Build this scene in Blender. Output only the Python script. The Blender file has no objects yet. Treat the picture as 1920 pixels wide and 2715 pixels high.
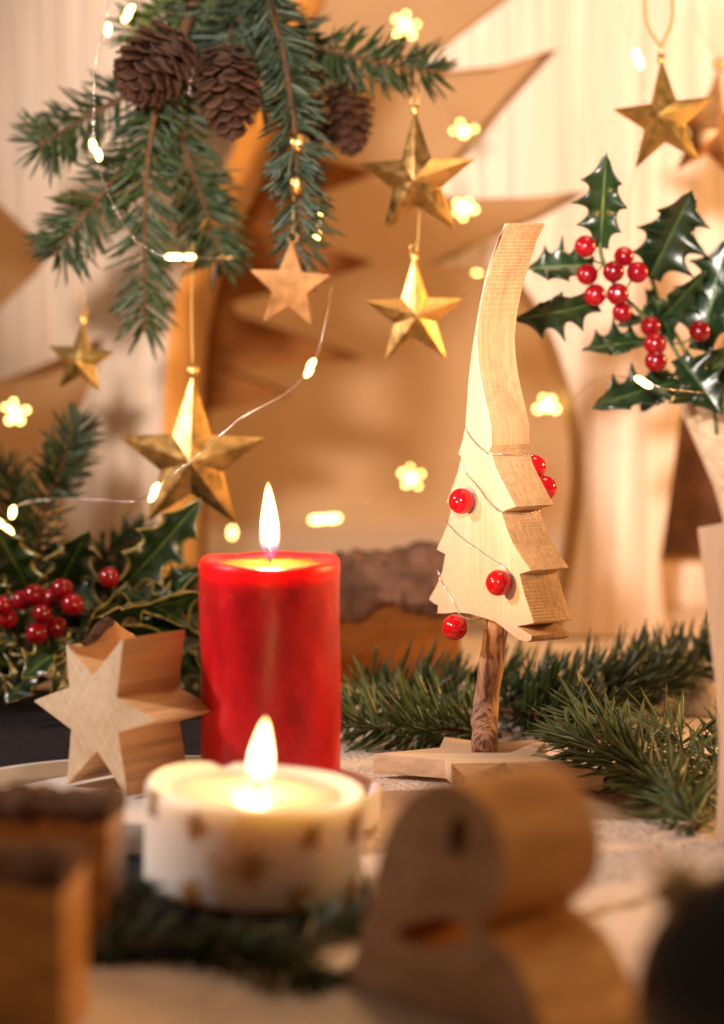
import bpy, bmesh, math, random
from mathutils import Vector, Matrix

random.seed(11)
S = bpy.context.scene
COL = S.collection
R = math.radians

# ------------------------------------------------------------------ camera, world, lamps, exposure
F = 7100.0                      # focal length in photograph pixels (photograph 1920 x 2715)
CAM = Vector((0.0, 0.0, 0.294))
PITCH = math.atan(760.5 / F)
cd = bpy.data.cameras.new('camera'); co = bpy.data.objects.new('camera', cd); COL.objects.link(co)
co.location = CAM; co.rotation_euler = (math.pi / 2 - PITCH, 0, 0)
cd.sensor_fit = 'VERTICAL'; cd.sensor_height = 36.0; cd.lens = 36.0 * F / 2715.0
cd.clip_start = 0.02; cd.clip_end = 50
cd.dof.use_dof = True; cd.dof.focus_distance = 1.44; cd.dof.aperture_fstop = 3.7
cd.dof.aperture_blades = 0
S.camera = co

w = bpy.data.worlds.new('World'); S.world = w; w.use_nodes = True
w.node_tree.nodes['Background'].inputs[0].default_value = (1.0, 0.66, 0.42, 1)
w.node_tree.nodes['Background'].inputs[1].default_value = 0.14


def spot(name, loc, target, power, color, angle, blend, size):
    l = bpy.data.lights.new(name, 'SPOT'); l.energy = power; l.color = color
    l.spot_size = R(angle); l.spot_blend = blend; l.shadow_soft_size = size
    o = bpy.data.objects.new(name, l); COL.objects.link(o); o.location = loc
    o.rotation_euler = (Vector(target) - Vector(loc)).to_track_quat('-Z', 'Y').to_euler()
    return o


def area(name, loc, target, power, color, size):
    l = bpy.data.lights.new(name, 'AREA'); l.shape = 'DISK'; l.energy = power; l.color = color; l.size = size
    o = bpy.data.objects.new(name, l); COL.objects.link(o); o.location = loc
    o.rotation_euler = (Vector(target) - Vector(loc)).to_track_quat('-Z', 'Y').to_euler()
    return o


spot('key_lamp', (-1.05, 1.22, 0.72), (0.13, 1.40, 0.06), 54, (1.0, 0.86, 0.80), 36, 0.45, 0.035)
spot('backdrop_lamp', (-0.17, 0.10, 0.56), (0.10, 2.0, 0.36), 176, (1.0, 0.87, 0.76), 27, 0.6, 0.045)
area('amber_fill', (1.15, 1.74, 0.42), (-0.2, 1.95, 0.2), 17, (1.0, 0.50, 0.16), 0.18)  # added orange fill, out of view, to turn right-facing sides amber
area('overhead_fill', (0.3, 1.5, 1.7), (0.1, 1.9, 0.0), 9, (1.0, 0.66, 0.38), 0.6)  # warm fill added overhead, with no visible source
S.view_settings.view_transform = 'Standard'; S.view_settings.look = 'None'
S.view_settings.exposure = 0.1; S.view_settings.gamma = 1.0
try:
    S.view_settings.use_curve_mapping = False
except Exception:
    pass
S.cycles.max_bounces = 8; S.cycles.transparent_max_bounces = 12
S.cycles.sample_clamp_indirect = 4.0
S.cycles.use_denoising = True

# ------------------------------------------------------------------ placing
FWD = Vector((0, math.cos(PITCH), -math.sin(PITCH)))
UPV = Vector((0, math.sin(PITCH), math.cos(PITCH)))


def ray(px, py):
    return FWD + Vector((1, 0, 0)) * ((px - 960) / F) + UPV * ((1357.5 - py) / F)


def P(px, py, D):                      # the point at distance D from the camera
    d = ray(px, py); return CAM + d * (D / d.y)


def T(px, py, z=0.0):                  # the point at height z above the table
    d = ray(px, py); return CAM + d * ((z - CAM.z) / d.z)


def frame(a):
    return Vector((math.cos(a), math.sin(a), 0)), Vector((-math.sin(a), math.cos(a), 0))


def trace(pts, O, a):                  # outline of a slab that stands upright, turned by a
    ex, n = frame(a); out = []
    for px, py in pts:
        d = ray(px, py); t = (O - CAM).dot(n) / d.dot(n)
        q = CAM + d * t - O
        out.append((q.dot(ex), q.z))
    return out


# ------------------------------------------------------------------ objects
def link(o, parent=None):
    COL.objects.link(o)
    if parent: o.parent = parent
    return o


def tag(o, label=None, cat=None, group=None, kind=None):
    if label: o['label'] = label
    if cat: o['category'] = cat
    if group: o['group'] = group
    if kind: o['kind'] = kind
    return o


def empty(name, loc, rz=0.0):
    o = bpy.data.objects.new(name, None); o.empty_display_size = 0.02
    o.location = loc; o.rotation_euler = (0, 0, rz)
    return link(o)


def obj(name, me, mats, parent=None, loc=None, rot=None):
    if mats is not None and len(me.materials) == 0:
        for m in (mats if isinstance(mats, (list, tuple)) else [mats]): me.materials.append(m)
    o = bpy.data.objects.new(name, me)
    if loc is not None: o.location = loc
    if rot is not None: o.rotation_euler = rot
    return link(o, parent)


def finish(bm, name='m', angle=38, smooth=True):
    bmesh.ops.recalc_face_normals(bm, faces=bm.faces)
    for f in bm.faces: f.smooth = smooth
    for e in bm.edges:
        if len(e.link_faces) == 2:
            try:
                e.smooth = e.calc_face_angle() < R(angle)
            except ValueError:
                pass
    me = bpy.data.meshes.new(name); bm.to_mesh(me); bm.free()
    return me


def bevel(bm, w, seg=2, ang=25):
    es = [e for e in bm.edges if len(e.link_faces) == 2 and e.calc_face_angle(0) > R(ang)]
    bmesh.ops.bevel(bm, geom=es, offset=w, segments=seg, profile=0.6, affect='EDGES', clamp_overlap=True)


def resample(pts, n, closed=True):     # a smooth outline from few points
    out = []; m = len(pts)
    for i in range(m if closed else m - 1):
        p = [pts[(i + k) % m] if closed else pts[max(0, min(m - 1, i + k))] for k in (-1, 0, 1, 2)]
        for j in range(n):
            t = j / n
            out.append(tuple(0.5 * ((2 * p[1][c]) + (-p[0][c] + p[2][c]) * t + (2 * p[0][c] - 5 * p[1][c] + 4 * p[2][c] - p[3][c]) * t * t
                             + (-p[0][c] + 3 * p[1][c] - 3 * p[2][c] + p[3][c]) * t ** 3) for c in range(len(p[1]))))
    if not closed: out.append(tuple(pts[-1]))
    return out


def slab(outline, thick, bev=0.0012, holes=(), name='slab', seg=2, side_mat=False):
    """outline in local x/z, faces towards local -y, body goes back to +y"""
    bm = bmesh.new()
    vs = [bm.verts.new((x, 0, z)) for x, z in outline]
    es = [bm.edges.new((vs[i], vs[(i + 1) % len(vs)])) for i in range(len(vs))]
    if holes:
        for h in holes:
            hv = [bm.verts.new((x, 0, z)) for x, z in h]
            es += [bm.edges.new((hv[i], hv[(i + 1) % len(hv)])) for i in range(len(hv))]
        bmesh.ops.triangle_fill(bm, use_beauty=True, use_dissolve=False, edges=es)
    else:
        bm.faces.new(vs)
    ext = bmesh.ops.extrude_face_region(bm, geom=list(bm.faces))
    bmesh.ops.translate(bm, vec=(0, thick, 0), verts=[v for v in ext['geom'] if isinstance(v, bmesh.types.BMVert)])
    bmesh.ops.recalc_face_normals(bm, faces=bm.faces)
    if bev: bevel(bm, bev, seg)
    if side_mat:
        bm.normal_update()
        for f in bm.faces:
            if abs(f.normal.y) < 0.75: f.material_index = 1
    return finish(bm, name)


def tube_data(path, rad, n=6, cap=True):
    """verts, faces of a tube along a list of Vectors; rad is a number or a list"""
    V = []; Fc = []; m = len(path); up = None
    for i, p in enumerate(path):
        t = (path[min(i + 1, m - 1)] - path[max(i - 1, 0)])
        t = t.normalized() if t.length > 1e-9 else Vector((0, 0, 1))
        if up is None:
            up = t.orthogonal().normalized()
        else:
            up = (up - t * up.dot(t)); up = up.normalized() if up.length > 1e-6 else t.orthogonal().normalized()
        b = t.cross(up); r = rad[i] if isinstance(rad, (list, tuple)) else rad
        for k in range(n):
            a = 2 * math.pi * k / n
            V.append(p + (up * math.cos(a) + b * math.sin(a)) * r)
    for i in range(m - 1):
        for k in range(n):
            Fc.append((i * n + k, i * n + (k + 1) % n, (i + 1) * n + (k + 1) % n, (i + 1) * n + k))
    if cap:
        Fc.append(tuple(range(n - 1, -1, -1))); Fc.append(tuple(range((m - 1) * n, m * n)))
    return V, Fc


def mesh(V, Fc, smooth=True, name='m'):
    me = bpy.data.meshes.new(name); me.from_pydata([tuple(v) for v in V], [], Fc)
    if smooth:
        me.polygons.foreach_set('use_smooth', [True] * len(me.polygons))
    me.update(); return me


def tube(path, rad, n=6):
    return mesh(*tube_data(path, rad, n))


def merge(parts):
    V = []; Fc = []
    for v, f in parts:
        o = len(V); V += list(v); Fc += [tuple(i + o for i in q) for q in f]
    return V, Fc


def spline(pts, n=8):
    return [Vector(p) for p in resample([tuple(p) for p in pts], n, closed=False)]


def lathe(profile, n=64, wob=None, name='lathe', angle=38):
    bm = bmesh.new(); rings = []
    for (r, z) in profile:
        if r < 1e-6:
            rings.append([bm.verts.new((0, 0, z))]); continue
        ring = []
        for k in range(n):
            a = 2 * math.pi * k / n; rr = r; zz = z
            if wob: rr, zz = wob(r, z, a)
            ring.append(bm.verts.new((rr * math.cos(a), rr * math.sin(a), zz)))
        rings.append(ring)
    for A, B in zip(rings, rings[1:]):
        for k in range(n):
            a0, a1 = A[k % len(A)], A[(k + 1) % len(A)]
            b0, b1 = B[k % len(B)], B[(k + 1) % len(B)]
            q = []
            for v in (a0, a1, b1, b0):
                if v not in q: q.append(v)
            if len(q) >= 3:
                try: bm.faces.new(q)
                except ValueError: pass
    return finish(bm, name, angle)


def ball(rx, ry=None, rz=None, u=24, v=14, name='ball'):
    bm = bmesh.new(); bmesh.ops.create_uvsphere(bm, u_segments=u, v_segments=v, radius=1)
    bmesh.ops.scale(bm, vec=(rx, ry or rx, rz or rx), verts=bm.verts)
    return finish(bm, name, 90)


def local(pts, O):
    return [p - O for p in pts]


# ------------------------------------------------------------------ materials
def nm(name):
    m = bpy.data.materials.new(name); m.use_nodes = True
    nt = m.node_tree; b = nt.nodes['Principled BSDF']
    return m, nt, b


def node(nt, kind, **kw):
    n = nt.nodes.new(kind)
    for k, v in kw.items():
        if k.startswith('_'):
            setattr(n, k[1:], v)
        else:
            n.inputs[k.replace('__', ' ')].default_value = v
    return n


def ramp(nt, fac, stops):
    r = nt.nodes.new('ShaderNodeValToRGB'); nt.links.new(fac, r.inputs[0])
    e = r.color_ramp.elements
    while len(e) < len(stops): e.new(0.5)
    for i, (p, c) in enumerate(stops):
        e[i].position = p; e[i].color = (*c, 1) if len(c) == 3 else c
    return r.outputs[0]


def coords(nt, scale=(1, 1, 1), rot=(0, 0, 0), out='Object'):
    tc = nt.nodes.new('ShaderNodeTexCoord'); mp = nt.nodes.new('ShaderNodeMapping')
    mp.inputs['Scale'].default_value = scale; mp.inputs['Rotation'].default_value = rot
    nt.links.new(tc.outputs[out], mp.inputs['Vector']); return mp.outputs[0]


def mixc(nt, fac, a, b, mode='MIX'):
    n = nt.nodes.new('ShaderNodeMix'); n.data_type = 'RGBA'; n.blend_type = mode
    for s, v in ((0, fac), (6, a), (7, b)):
        if hasattr(v, 'links') or hasattr(v, 'is_linked'): nt.links.new(v, n.inputs[s])
        else: n.inputs[s].default_value = v if s == 0 else (*v, 1)
    return n.outputs[2]


def bump(nt, b, h, strength=0.3, dist=0.001, prev=None):
    n = nt.nodes.new('ShaderNodeBump'); n.inputs['Strength'].default_value = strength
    n.inputs['Distance'].default_value = dist; nt.links.new(h, n.inputs['Height'])
    if prev: nt.links.new(prev, n.inputs['Normal'])
    nt.links.new(n.outputs[0], b.inputs['Normal']); return n.outputs[0]


def noise(nt, vec, scale=1.0, detail=4, rough=0.55, dist=0.0):
    n = node(nt, 'ShaderNodeTexNoise', Scale=scale, Detail=detail, Roughness=rough, Distortion=dist)
    nt.links.new(vec, n.inputs['Vector']); return n.outputs[0]


def wood(name, light, dark, fine=(260, 260, 5), broad=(40, 40, 2.0), rings=None, rough=0.55, saw=None, contrast=1.0, flecks=0.0):
    m, nt, b = nm(name)
    n1 = noise(nt, coords(nt, fine), 1, 3, 0.6)
    n2 = noise(nt, coords(nt, broad), 1, 3, 0.5, 0.6)
    mid = tuple((l * 0.62 + d * 0.38) for l, d in zip(light, dark))
    c1 = ramp(nt, n2, [(0.3, dark), (0.5, mid), (0.66, light)])
    c2 = ramp(nt, n1, [(0.32, tuple(x * (1 - 0.28 * contrast) for x in (1, 1, 1))), (0.6, (1, 1, 1))])
    c = mixc(nt, 1.0, c1, c2, 'MULTIPLY')
    if rings:
        sc, rot, amt = rings
        wv = node(nt, 'ShaderNodeTexWave', Scale=sc, Distortion=6.0, Detail=2.5)
        wv.inputs['Detail Scale'].default_value = 0.6
        nt.links.new(coords(nt, (1, 1, 0.25), rot), wv.inputs['Vector'])
        rc = ramp(nt, wv.outputs[0], [(0.0, (1 - amt,) * 3), (0.35, (1, 1, 1)), (1.0, (1, 1, 1))])
        c = mixc(nt, 1.0, c, rc, 'MULTIPLY')
    if flecks:
        fl = noise(nt, coords(nt, (900, 900, 90)), 1, 2, 0.5)
        fc = ramp(nt, fl, [(0.62, (1, 1, 1)), (0.72, (1 - flecks,) * 3)])
        c = mixc(nt, 1.0, c, fc, 'MULTIPLY')
    nt.links.new(c, b.inputs['Base Color']); b.inputs['Roughness'].default_value = rough
    b.inputs['Specular IOR Level'].default_value = 0.35
    pv = bump(nt, b, n1, 0.25, 0.0006)
    if saw:
        sc, rot, st = saw
        wv = node(nt, 'ShaderNodeTexWave', Scale=sc, Distortion=0.8, Detail=1.0)
        nt.links.new(coords(nt, (1, 1, 1), rot), wv.inputs['Vector'])
        bump(nt, b, wv.outputs[0], st, 0.0004, pv)
    return m


def plain(name, col, rough=0.5, metal=0.0, spec=0.5, noise_amt=0.0, nscale=60, bmp=0.0, bscale=200, bdist=0.001):
    m, nt, b = nm(name)
    b.inputs['Base Color'].default_value = (*col, 1); b.inputs['Roughness'].default_value = rough
    b.inputs['Metallic'].default_value = metal; b.inputs['Specular IOR Level'].default_value = spec
    if noise_amt:
        n = noise(nt, coords(nt), nscale, 4)
        c = ramp(nt, n, [(0.3, tuple(x * (1 - noise_amt) for x in col)), (0.7, tuple(min(1, x * (1 + noise_amt * 0.6)) for x in col))])
        nt.links.new(c, b.inputs['Base Color'])
    if bmp:
        bump(nt, b, noise(nt, coords(nt), bscale, 4, 0.6), bmp, bdist)
    return m


def emission(name, col, strength):
    m = bpy.data.materials.new(name); m.use_nodes = True; nt = m.node_tree
    nt.nodes.remove(nt.nodes['Principled BSDF'])
    e = nt.nodes.new('ShaderNodeEmission'); e.inputs[0].default_value = (*col, 1); e.inputs[1].default_value = strength
    nt.links.new(e.outputs[0], nt.nodes['Material Output'].inputs[0]); return m


def metal_mat(name, col, rough, scuff=0.15):
    m, nt, b = nm(name)
    b.inputs['Metallic'].default_value = 1.0
    n = noise(nt, coords(nt), 90, 5, 0.65)
    nt.links.new(ramp(nt, n, [(0.35, tuple(x * 0.6 for x in col)), (0.6, col)]), b.inputs['Base Color'])
    nt.links.new(ramp(nt, noise(nt, coords(nt), 160, 4), [(0.3, (rough - scuff * 0.5,) * 3), (0.7, (rough + scuff,) * 3)]), b.inputs['Roughness'])
    bump(nt, b, noise(nt, coords(nt), 220, 3), 0.12, 0.0005)
    return m


def needle_mat(name, dark, light, tip):
    m, nt, b = nm(name)
    g = nt.nodes.new('ShaderNodeNewGeometry')
    c = ramp(nt, g.outputs['Random Per Island'], [(0.0, dark), (0.65, light), (0.92, light), (1.0, tip)])
    nt.links.new(c, b.inputs['Base Color']); b.inputs['Roughness'].default_value = 0.38
    b.inputs['Specular IOR Level'].default_value = 0.45
    return m


def leaf_mat(name, variegated):
    m, nt, b = nm(name)
    at = nt.nodes.new('ShaderNodeAttribute'); at.attribute_name = 'cross'
    n = noise(nt, coords(nt), 160, 4)
    base = ramp(nt, n, [(0.3, (0.006, 0.020, 0.007)), (0.7, (0.014, 0.042, 0.012))])
    rib = ramp(nt, at.outputs['Fac'], [(0.0, (1, 1, 1)), (0.035, (1, 1, 1)), (0.075, (0, 0, 0))])
    c = mixc(nt, rib, base, (0.085, 0.15, 0.035))
    if variegated:
        ad = nt.nodes.new('ShaderNodeMath'); ad.operation = 'MULTIPLY_ADD'
        nt.links.new(noise(nt, coords(nt), 130, 3), ad.inputs[0]); ad.inputs[1].default_value = 0.28
        nt.links.new(at.outputs['Fac'], ad.inputs[2])
        mg = ramp(nt, ad.outputs[0], [(0.93, (0, 0, 0)), (0.99, (1, 1, 1))])
        c = mixc(nt, mg, c, (0.30, 0.235, 0.075))
    nt.links.new(c, b.inputs['Base Color']); b.inputs['Roughness'].default_value = 0.30
    b.inputs['Specular IOR Level'].default_value = 0.6
    bump(nt, b, noise(nt, coords(nt), 260, 2), 0.25, 0.001)
    return m


def wax(name, col, radius, scale, rough, mott, spec=0.5, sss=1.0, spk=0.0):
    m, nt, b = nm(name)
    n = noise(nt, coords(nt, (1, 1, 0.45)), 70, 6, 0.65)
    n2 = noise(nt, coords(nt, (1, 1, 0.6)), 520, 3, 0.6)
    c = ramp(nt, n, [(0.35, tuple(x * (1 - mott) for x in col)), (0.62, col), (0.78, tuple(min(1, x + 0.10 * mott * 2) for x in col))])
    sp = ramp(nt, n2, [(0.66, (0, 0, 0)), (0.74, (1, 1, 1))])
    c = mixc(nt, mixc(nt, 1.0, sp, (max(spk, 0.6 * mott),) * 3, 'MULTIPLY'), c, tuple(min(1, x * 0.8 + 0.2) for x in col))
    nt.links.new(c, b.inputs['Base Color']); b.inputs['Roughness'].default_value = rough
    b.inputs['Subsurface Weight'].default_value = sss
    b.inputs['Subsurface Radius'].default_value = radius; b.inputs['Subsurface Scale'].default_value = scale
    b.inputs['Specular IOR Level'].default_value = spec
    bump(nt, b, n, 0.35, 0.002)
    return m


M = {}
M['pine'] = wood('pale_pine', (0.80, 0.65, 0.53), (0.70, 0.51, 0.38), (300, 300, 5), (26, 26, 1.6), rings=(17, (0, 0, 0.2), 0.10), rough=0.6)
M['pine_side_lit'] = wood('pine_edge_amber_lit', (0.66, 0.38, 0.13), (0.52, 0.27, 0.08), (260, 260, 6), (30, 30, 2), rough=0.55)  # edge of the same pine, with amber light put into its colour
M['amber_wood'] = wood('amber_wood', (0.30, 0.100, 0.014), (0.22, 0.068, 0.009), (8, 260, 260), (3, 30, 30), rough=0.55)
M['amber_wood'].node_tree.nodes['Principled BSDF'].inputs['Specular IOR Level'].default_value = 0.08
M['tree_face'] = wood('limewood_face', (0.66, 0.495, 0.375), (0.60, 0.43, 0.31), (420, 420, 14), (34, 34, 5), rough=0.55, contrast=0.6, flecks=0.22)
M['tree_side_shaded'] = wood('limewood_edge_shaded', (0.62, 0.39, 0.205), (0.52, 0.31, 0.15), (420, 420, 9), (60, 60, 3), rings=(90, (0, 0, R(90)), 0.10), rough=0.6,
                      saw=(300, (R(35), 0, 0), 0.45), contrast=0.9)  # edge grain, darkened to put the side's shade into its colour
M['star_face'] = wood('beech_end_grain', (0.66, 0.50, 0.33), (0.54, 0.38, 0.23), (160, 160, 160), (30, 30, 30), rough=0.65, contrast=0.5)
def saw_lines(m):
    nt = m.node_tree; b = nt.nodes['Principled BSDF']; c = b.inputs['Base Color'].links[0].from_socket
    for ang, sc, amt in ((38, 62, 0.34), (-34, 50, 0.26)):
        wv = node(nt, 'ShaderNodeTexWave', Scale=sc, Distortion=1.2, Detail=1.0)
        nt.links.new(coords(nt, (1, 1, 1), (0, R(ang), 0)), wv.inputs['Vector'])
        br = noise(nt, coords(nt), 60 + ang, 2)
        f = ramp(nt, wv.outputs[0], [(0.90, (0, 0, 0)), (0.98, (1, 1, 1))])
        g = ramp(nt, br, [(0.42, (0, 0, 0)), (0.6, (amt,) * 3)])
        c = mixc(nt, mixc(nt, 1.0, f, g, 'MULTIPLY'), c, (0.86, 0.76, 0.62))
    nt.links.new(c, b.inputs['Base Color'])


saw_lines(M['star_face'])
M['star_side_lit'] = wood('beech_edge_lit', (0.82, 0.50, 0.24), (0.62, 0.33, 0.13), (160, 9, 160), (60, 5, 60), rough=0.45, contrast=1.1)  # edge grain, brightened to put the candle's light into its colour
M['base_wood'] = wood('star_base_wood', (0.80, 0.60, 0.40), (0.66, 0.44, 0.25), (20, 220, 220), (8, 40, 40), rough=0.6)
M['dark_wood'] = wood('brown_wood', (0.62, 0.42, 0.29), (0.44, 0.27, 0.17), (160, 160, 420), (30, 30, 60), rings=(70, (R(90), 0, 0), 0.22), rough=0.6)
M['log_side'] = wood('brown_wood_edge', (0.68, 0.35, 0.10), (0.44, 0.19, 0.05), (50, 50, 260), (20, 20, 60), rough=0.45)
M['bark'] = plain('bark', (0.14, 0.07, 0.045), 0.9, 0, 0.2, 0.6, 70, 1.0, 130, 0.006)
M['bark_knob'] = plain('bark_knob', (0.10, 0.045, 0.02), 0.9, 0, 0.2, 0.6, 260, 1.0, 350, 0.003)
M['twig_bark'] = plain('twig_bark', (0.10, 0.05, 0.024), 0.85, 0, 0.2, 0.4, 220, 0.6, 300, 0.001)
M['cloth'] = plain('cream_felt', (0.80, 0.66, 0.55), 0.95, 0, 0.1, 0.12, 60, 1.0, 240, 0.005)
M['runner'] = plain('dark_runner', (0.012, 0.011, 0.016), 0.9, 0, 0.15, 0.4, 150, 0.4, 500, 0.001)
M['backdrop'] = plain('tan_backdrop', (0.47, 0.31, 0.175), 0.9, 0, 0.1, 0.14, 6, 0.15, 60, 0.002)
M['ceramic'] = plain('white_lacquer', (0.80, 0.76, 0.71), 0.35, 0, 0.5, 0.05, 30)
M['red_wax'] = wax('red_wax', (0.62, 0.0025, 0.010), (1.0, 0.06, 0.03), 0.022, 0.34, 0.36, 0.42, sss=0.8, spk=0.6)
M['red_pool'] = wax('red_wax_pool', (0.75, 0.07, 0.02), (1.0, 0.25, 0.06), 0.014, 0.08, 0.1)
M['white_wax'] = wax('ivory_wax', (0.86, 0.78, 0.68), (1.0, 0.55, 0.25), 0.028, 0.5, 0.06)
M['ivory_pool'] = wax('ivory_wax_pool', (0.93, 0.82, 0.58), (1.0, 0.7, 0.35), 0.016, 0.12, 0.03)
M['wick'] = plain('charred_wick', (0.06, 0.025, 0.02), 0.9)
M['gold'] = metal_mat('worn_gold', (0.76, 0.46, 0.16), 0.36)
M['bright_gold'] = metal_mat('bright_gold', (1.0, 0.72, 0.26), 0.34, 0.10)
M['copper'] = plain('copper_painted_wood', (0.40, 0.19, 0.065), 0.38, 0.45, 0.5, 0.35, 120, 0.2, 260)
M['gold_print'] = plain('gold_relief', (0.46, 0.26, 0.08), 0.5, 0.15, 0.5, 0.3, 300)
M['thread'] = plain('gold_thread', (0.55, 0.36, 0.12), 0.5, 0.3)
M['wire'] = plain('silver_wire', (0.82, 0.74, 0.66), 0.18, 1.0)
M['led'] = emission('warm_led', (1.0, 0.66, 0.18), 13.0)
M['led_far'] = emission('warm_led_far', (1.0, 0.74, 0.36), 48.0)
M['berry'] = plain('holly_berry', (0.27, 0.002, 0.009), 0.2, 0, 0.5, 0.25, 90)
M['bead'] = plain('lacquered_bead', (0.46, 0.004, 0.010), 0.10, 0, 0.6, 0.1, 60)
M['calyx'] = plain('calyx', (0.03, 0.015, 0.008), 0.8)
M['leaf'] = leaf_mat('holly_leaf', False)
M['leaf_var'] = leaf_mat('variegated_holly_leaf', True)
M['stem'] = plain('green_stem', (0.10, 0.13, 0.04), 0.6, 0, 0.3, 0.3, 200)
M['fir'] = needle_mat('fir_needles', (0.007, 0.018, 0.004), (0.028, 0.054, 0.014), (0.11, 0.085, 0.035))
M['fir_blue'] = needle_mat('blue_fir_needles', (0.010, 0.022, 0.010), (0.038, 0.062, 0.034), (0.12, 0.15, 0.10))
M['fir_sharp'] = needle_mat('glossy_fir_needles', (0.022, 0.046, 0.008), (0.080, 0.118, 0.026), (0.20, 0.20, 0.07))
M['cone'] = plain('cone_scale', (0.085, 0.032, 0.015), 0.6, 0, 0.35, 0.45, 140, 0.5, 260)
M['cone_core'] = plain('cone_core', (0.045, 0.02, 0.012), 0.9)
M['navy'] = plain('navy_glass', (0.004, 0.005, 0.012), 0.16, 0, 0.5)
M['straw'] = plain('straw', (0.55, 0.38, 0.19), 0.7)


def vary(m, lo, hi):
    nt = m.node_tree; b = nt.nodes['Principled BSDF']; c = b.inputs['Base Color'].links[0].from_socket
    oi = nt.nodes.new('ShaderNodeObjectInfo')
    nt.links.new(mixc(nt, 1.0, c, ramp(nt, oi.outputs['Random'], [(0.0, lo), (1.0, hi)]), 'MULTIPLY'), b.inputs['Base Color'])


vary(M['berry'], (0.55, 0.5, 0.5), (1.0, 1.0, 1.0))
for k_ in ('leaf', 'leaf_var'): vary(M[k_], (0.55, 0.6, 0.6), (1.0, 1.0, 0.8))
vary(M['cone'], (0.6, 0.6, 0.6), (1.0, 1.0, 1.0))


def flame_mat(name, h):
    m = bpy.data.materials.new(name); m.use_nodes = True; nt = m.node_tree
    nt.nodes.remove(nt.nodes['Principled BSDF'])
    v = coords(nt, (1, 1, 1)); sx = nt.nodes.new('ShaderNodeSeparateXYZ'); nt.links.new(v, sx.inputs[0])
    dv = nt.nodes.new('ShaderNodeMath'); dv.operation = 'DIVIDE'; nt.links.new(sx.outputs[2], dv.inputs[0]); dv.inputs[1].default_value = h
    c = ramp(nt, dv.outputs[0], [(0.0, (0.06, 0.08, 0.6)), (0.14, (0.20, 0.14, 0.45)), (0.27, (1.0, 0.50, 0.16)), (0.45, (1.0, 0.66, 0.30)), (1.0, (1.0, 0.55, 0.16))])
    s = ramp(nt, dv.outputs[0], [(0.0, (0.035,) * 3), (0.15, (0.05,) * 3), (0.33, (0.55,) * 3), (0.48, (1, 1, 1)), (0.85, (0.8,) * 3), (1.0, (0.15,) * 3)])
    # thin at the rim, thick in the middle
    lw = nt.nodes.new('ShaderNodeLayerWeight'); lw.inputs[0].default_value = 0.35
    iv = nt.nodes.new('ShaderNodeMath'); iv.operation = 'SUBTRACT'; iv.inputs[0].default_value = 1.0; nt.links.new(lw.outputs['Facing'], iv.inputs[1])
    mu = nt.nodes.new('ShaderNodeMath'); mu.operation = 'MULTIPLY'; nt.links.new(s, mu.inputs[0]); nt.links.new(iv.outputs[0], mu.inputs[1])
    m2 = nt.nodes.new('ShaderNodeMath'); m2.operation = 'MULTIPLY'; nt.links.new(mu.outputs[0], m2.inputs[0]); m2.inputs[1].default_value = 9.0
    e = nt.nodes.new('ShaderNodeEmission'); nt.links.new(c, e.inputs[0]); nt.links.new(m2.outputs[0], e.inputs[1])
    tr = nt.nodes.new('ShaderNodeBsdfTransparent'); ad = nt.nodes.new('ShaderNodeAddShader')
    nt.links.new(e.outputs[0], ad.inputs[0]); nt.links.new(tr.outputs[0], ad.inputs[1])
    nt.links.new(ad.outputs[0], nt.nodes['Material Output'].inputs[0]); return m


# ------------------------------------------------------------------ setting
def grid(x0, x1, y0, y1, nx, ny, zf):
    V = []; Fc = []
    for j in range(ny + 1):
        for i in range(nx + 1):
            x = x0 + (x1 - x0) * i / nx; y = y0 + (y1 - y0) * j / ny
            V.append((x, y, zf(x, y)))
    for j in range(ny):
        for i in range(nx):
            a = j * (nx + 1) + i; Fc.append((a, a + 1, a + nx + 2, a + nx + 1))
    return mesh(V, Fc)


def clothz(x, y):
    k = max(0.0, min(1.0, (x - 0.02) / 0.1))
    return -0.0012 + k * 0.0011 * (math.sin(x * 63 + y * 21) * 0.6 + math.sin(y * 88 - x * 30) * 0.4)


tag(obj('table', grid(-1.6, 1.6, 0.45, 2.62, 120, 90, clothz), M['cloth']), kind='structure')
bd = slab([(-2.2, 0), (2.2, 0), (2.2, 1.6), (-2.2, 1.6)], 0.02, 0)
tag(obj('backdrop', bd, M['backdrop'], loc=(0, 2.62, -0.05)), kind='structure')

# dark runner under the tray and the ivory candle
rp = [(-420, 2575), (200, 2562), (600, 2538), (905, 2492), (930, 2250), (700, 1950), (560, 1835), (-480, 1835)]
rv = [T(x, y, 0) for x, y in rp]; ro = rv[0].copy()
bm = bmesh.new()
fv = [bm.verts.new((p.x - ro.x, p.y - ro.y, 0.0)) for p in rv]
bm.faces.new(fv); ex_ = bmesh.ops.extrude_face_region(bm, geom=list(bm.faces))
bmesh.ops.translate(bm, vec=(0, 0, 0.0012), verts=[v for v in ex_['geom'] if isinstance(v, bmesh.types.BMVert)])
tag(obj('table_runner', finish(bm), M['runner'], loc=(ro.x, ro.y, 0.0012)), 'black cloth runner lying under the white tray and ivory candle', 'runner')

# ------------------------------------------------------------------ wooden trees in the background


def standing_slab(name, pts, anchor, D, a, thick, mats, label, cat, group=None, bev=0.002, curved=3):
    O = P(anchor[0], anchor[1], D); O.z = 0.0
    ol = trace(pts, O, a)
    zmin = min(z for _, z in ol)
    ol = [(x, max(z, 0.0)) for x, z in ol]
    r = empty(name, O, a)
    tag(r, label, cat, group)
    obj('body', slab(ol, thick, bev, side_mat=True), mats, r)
    return r


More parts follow.
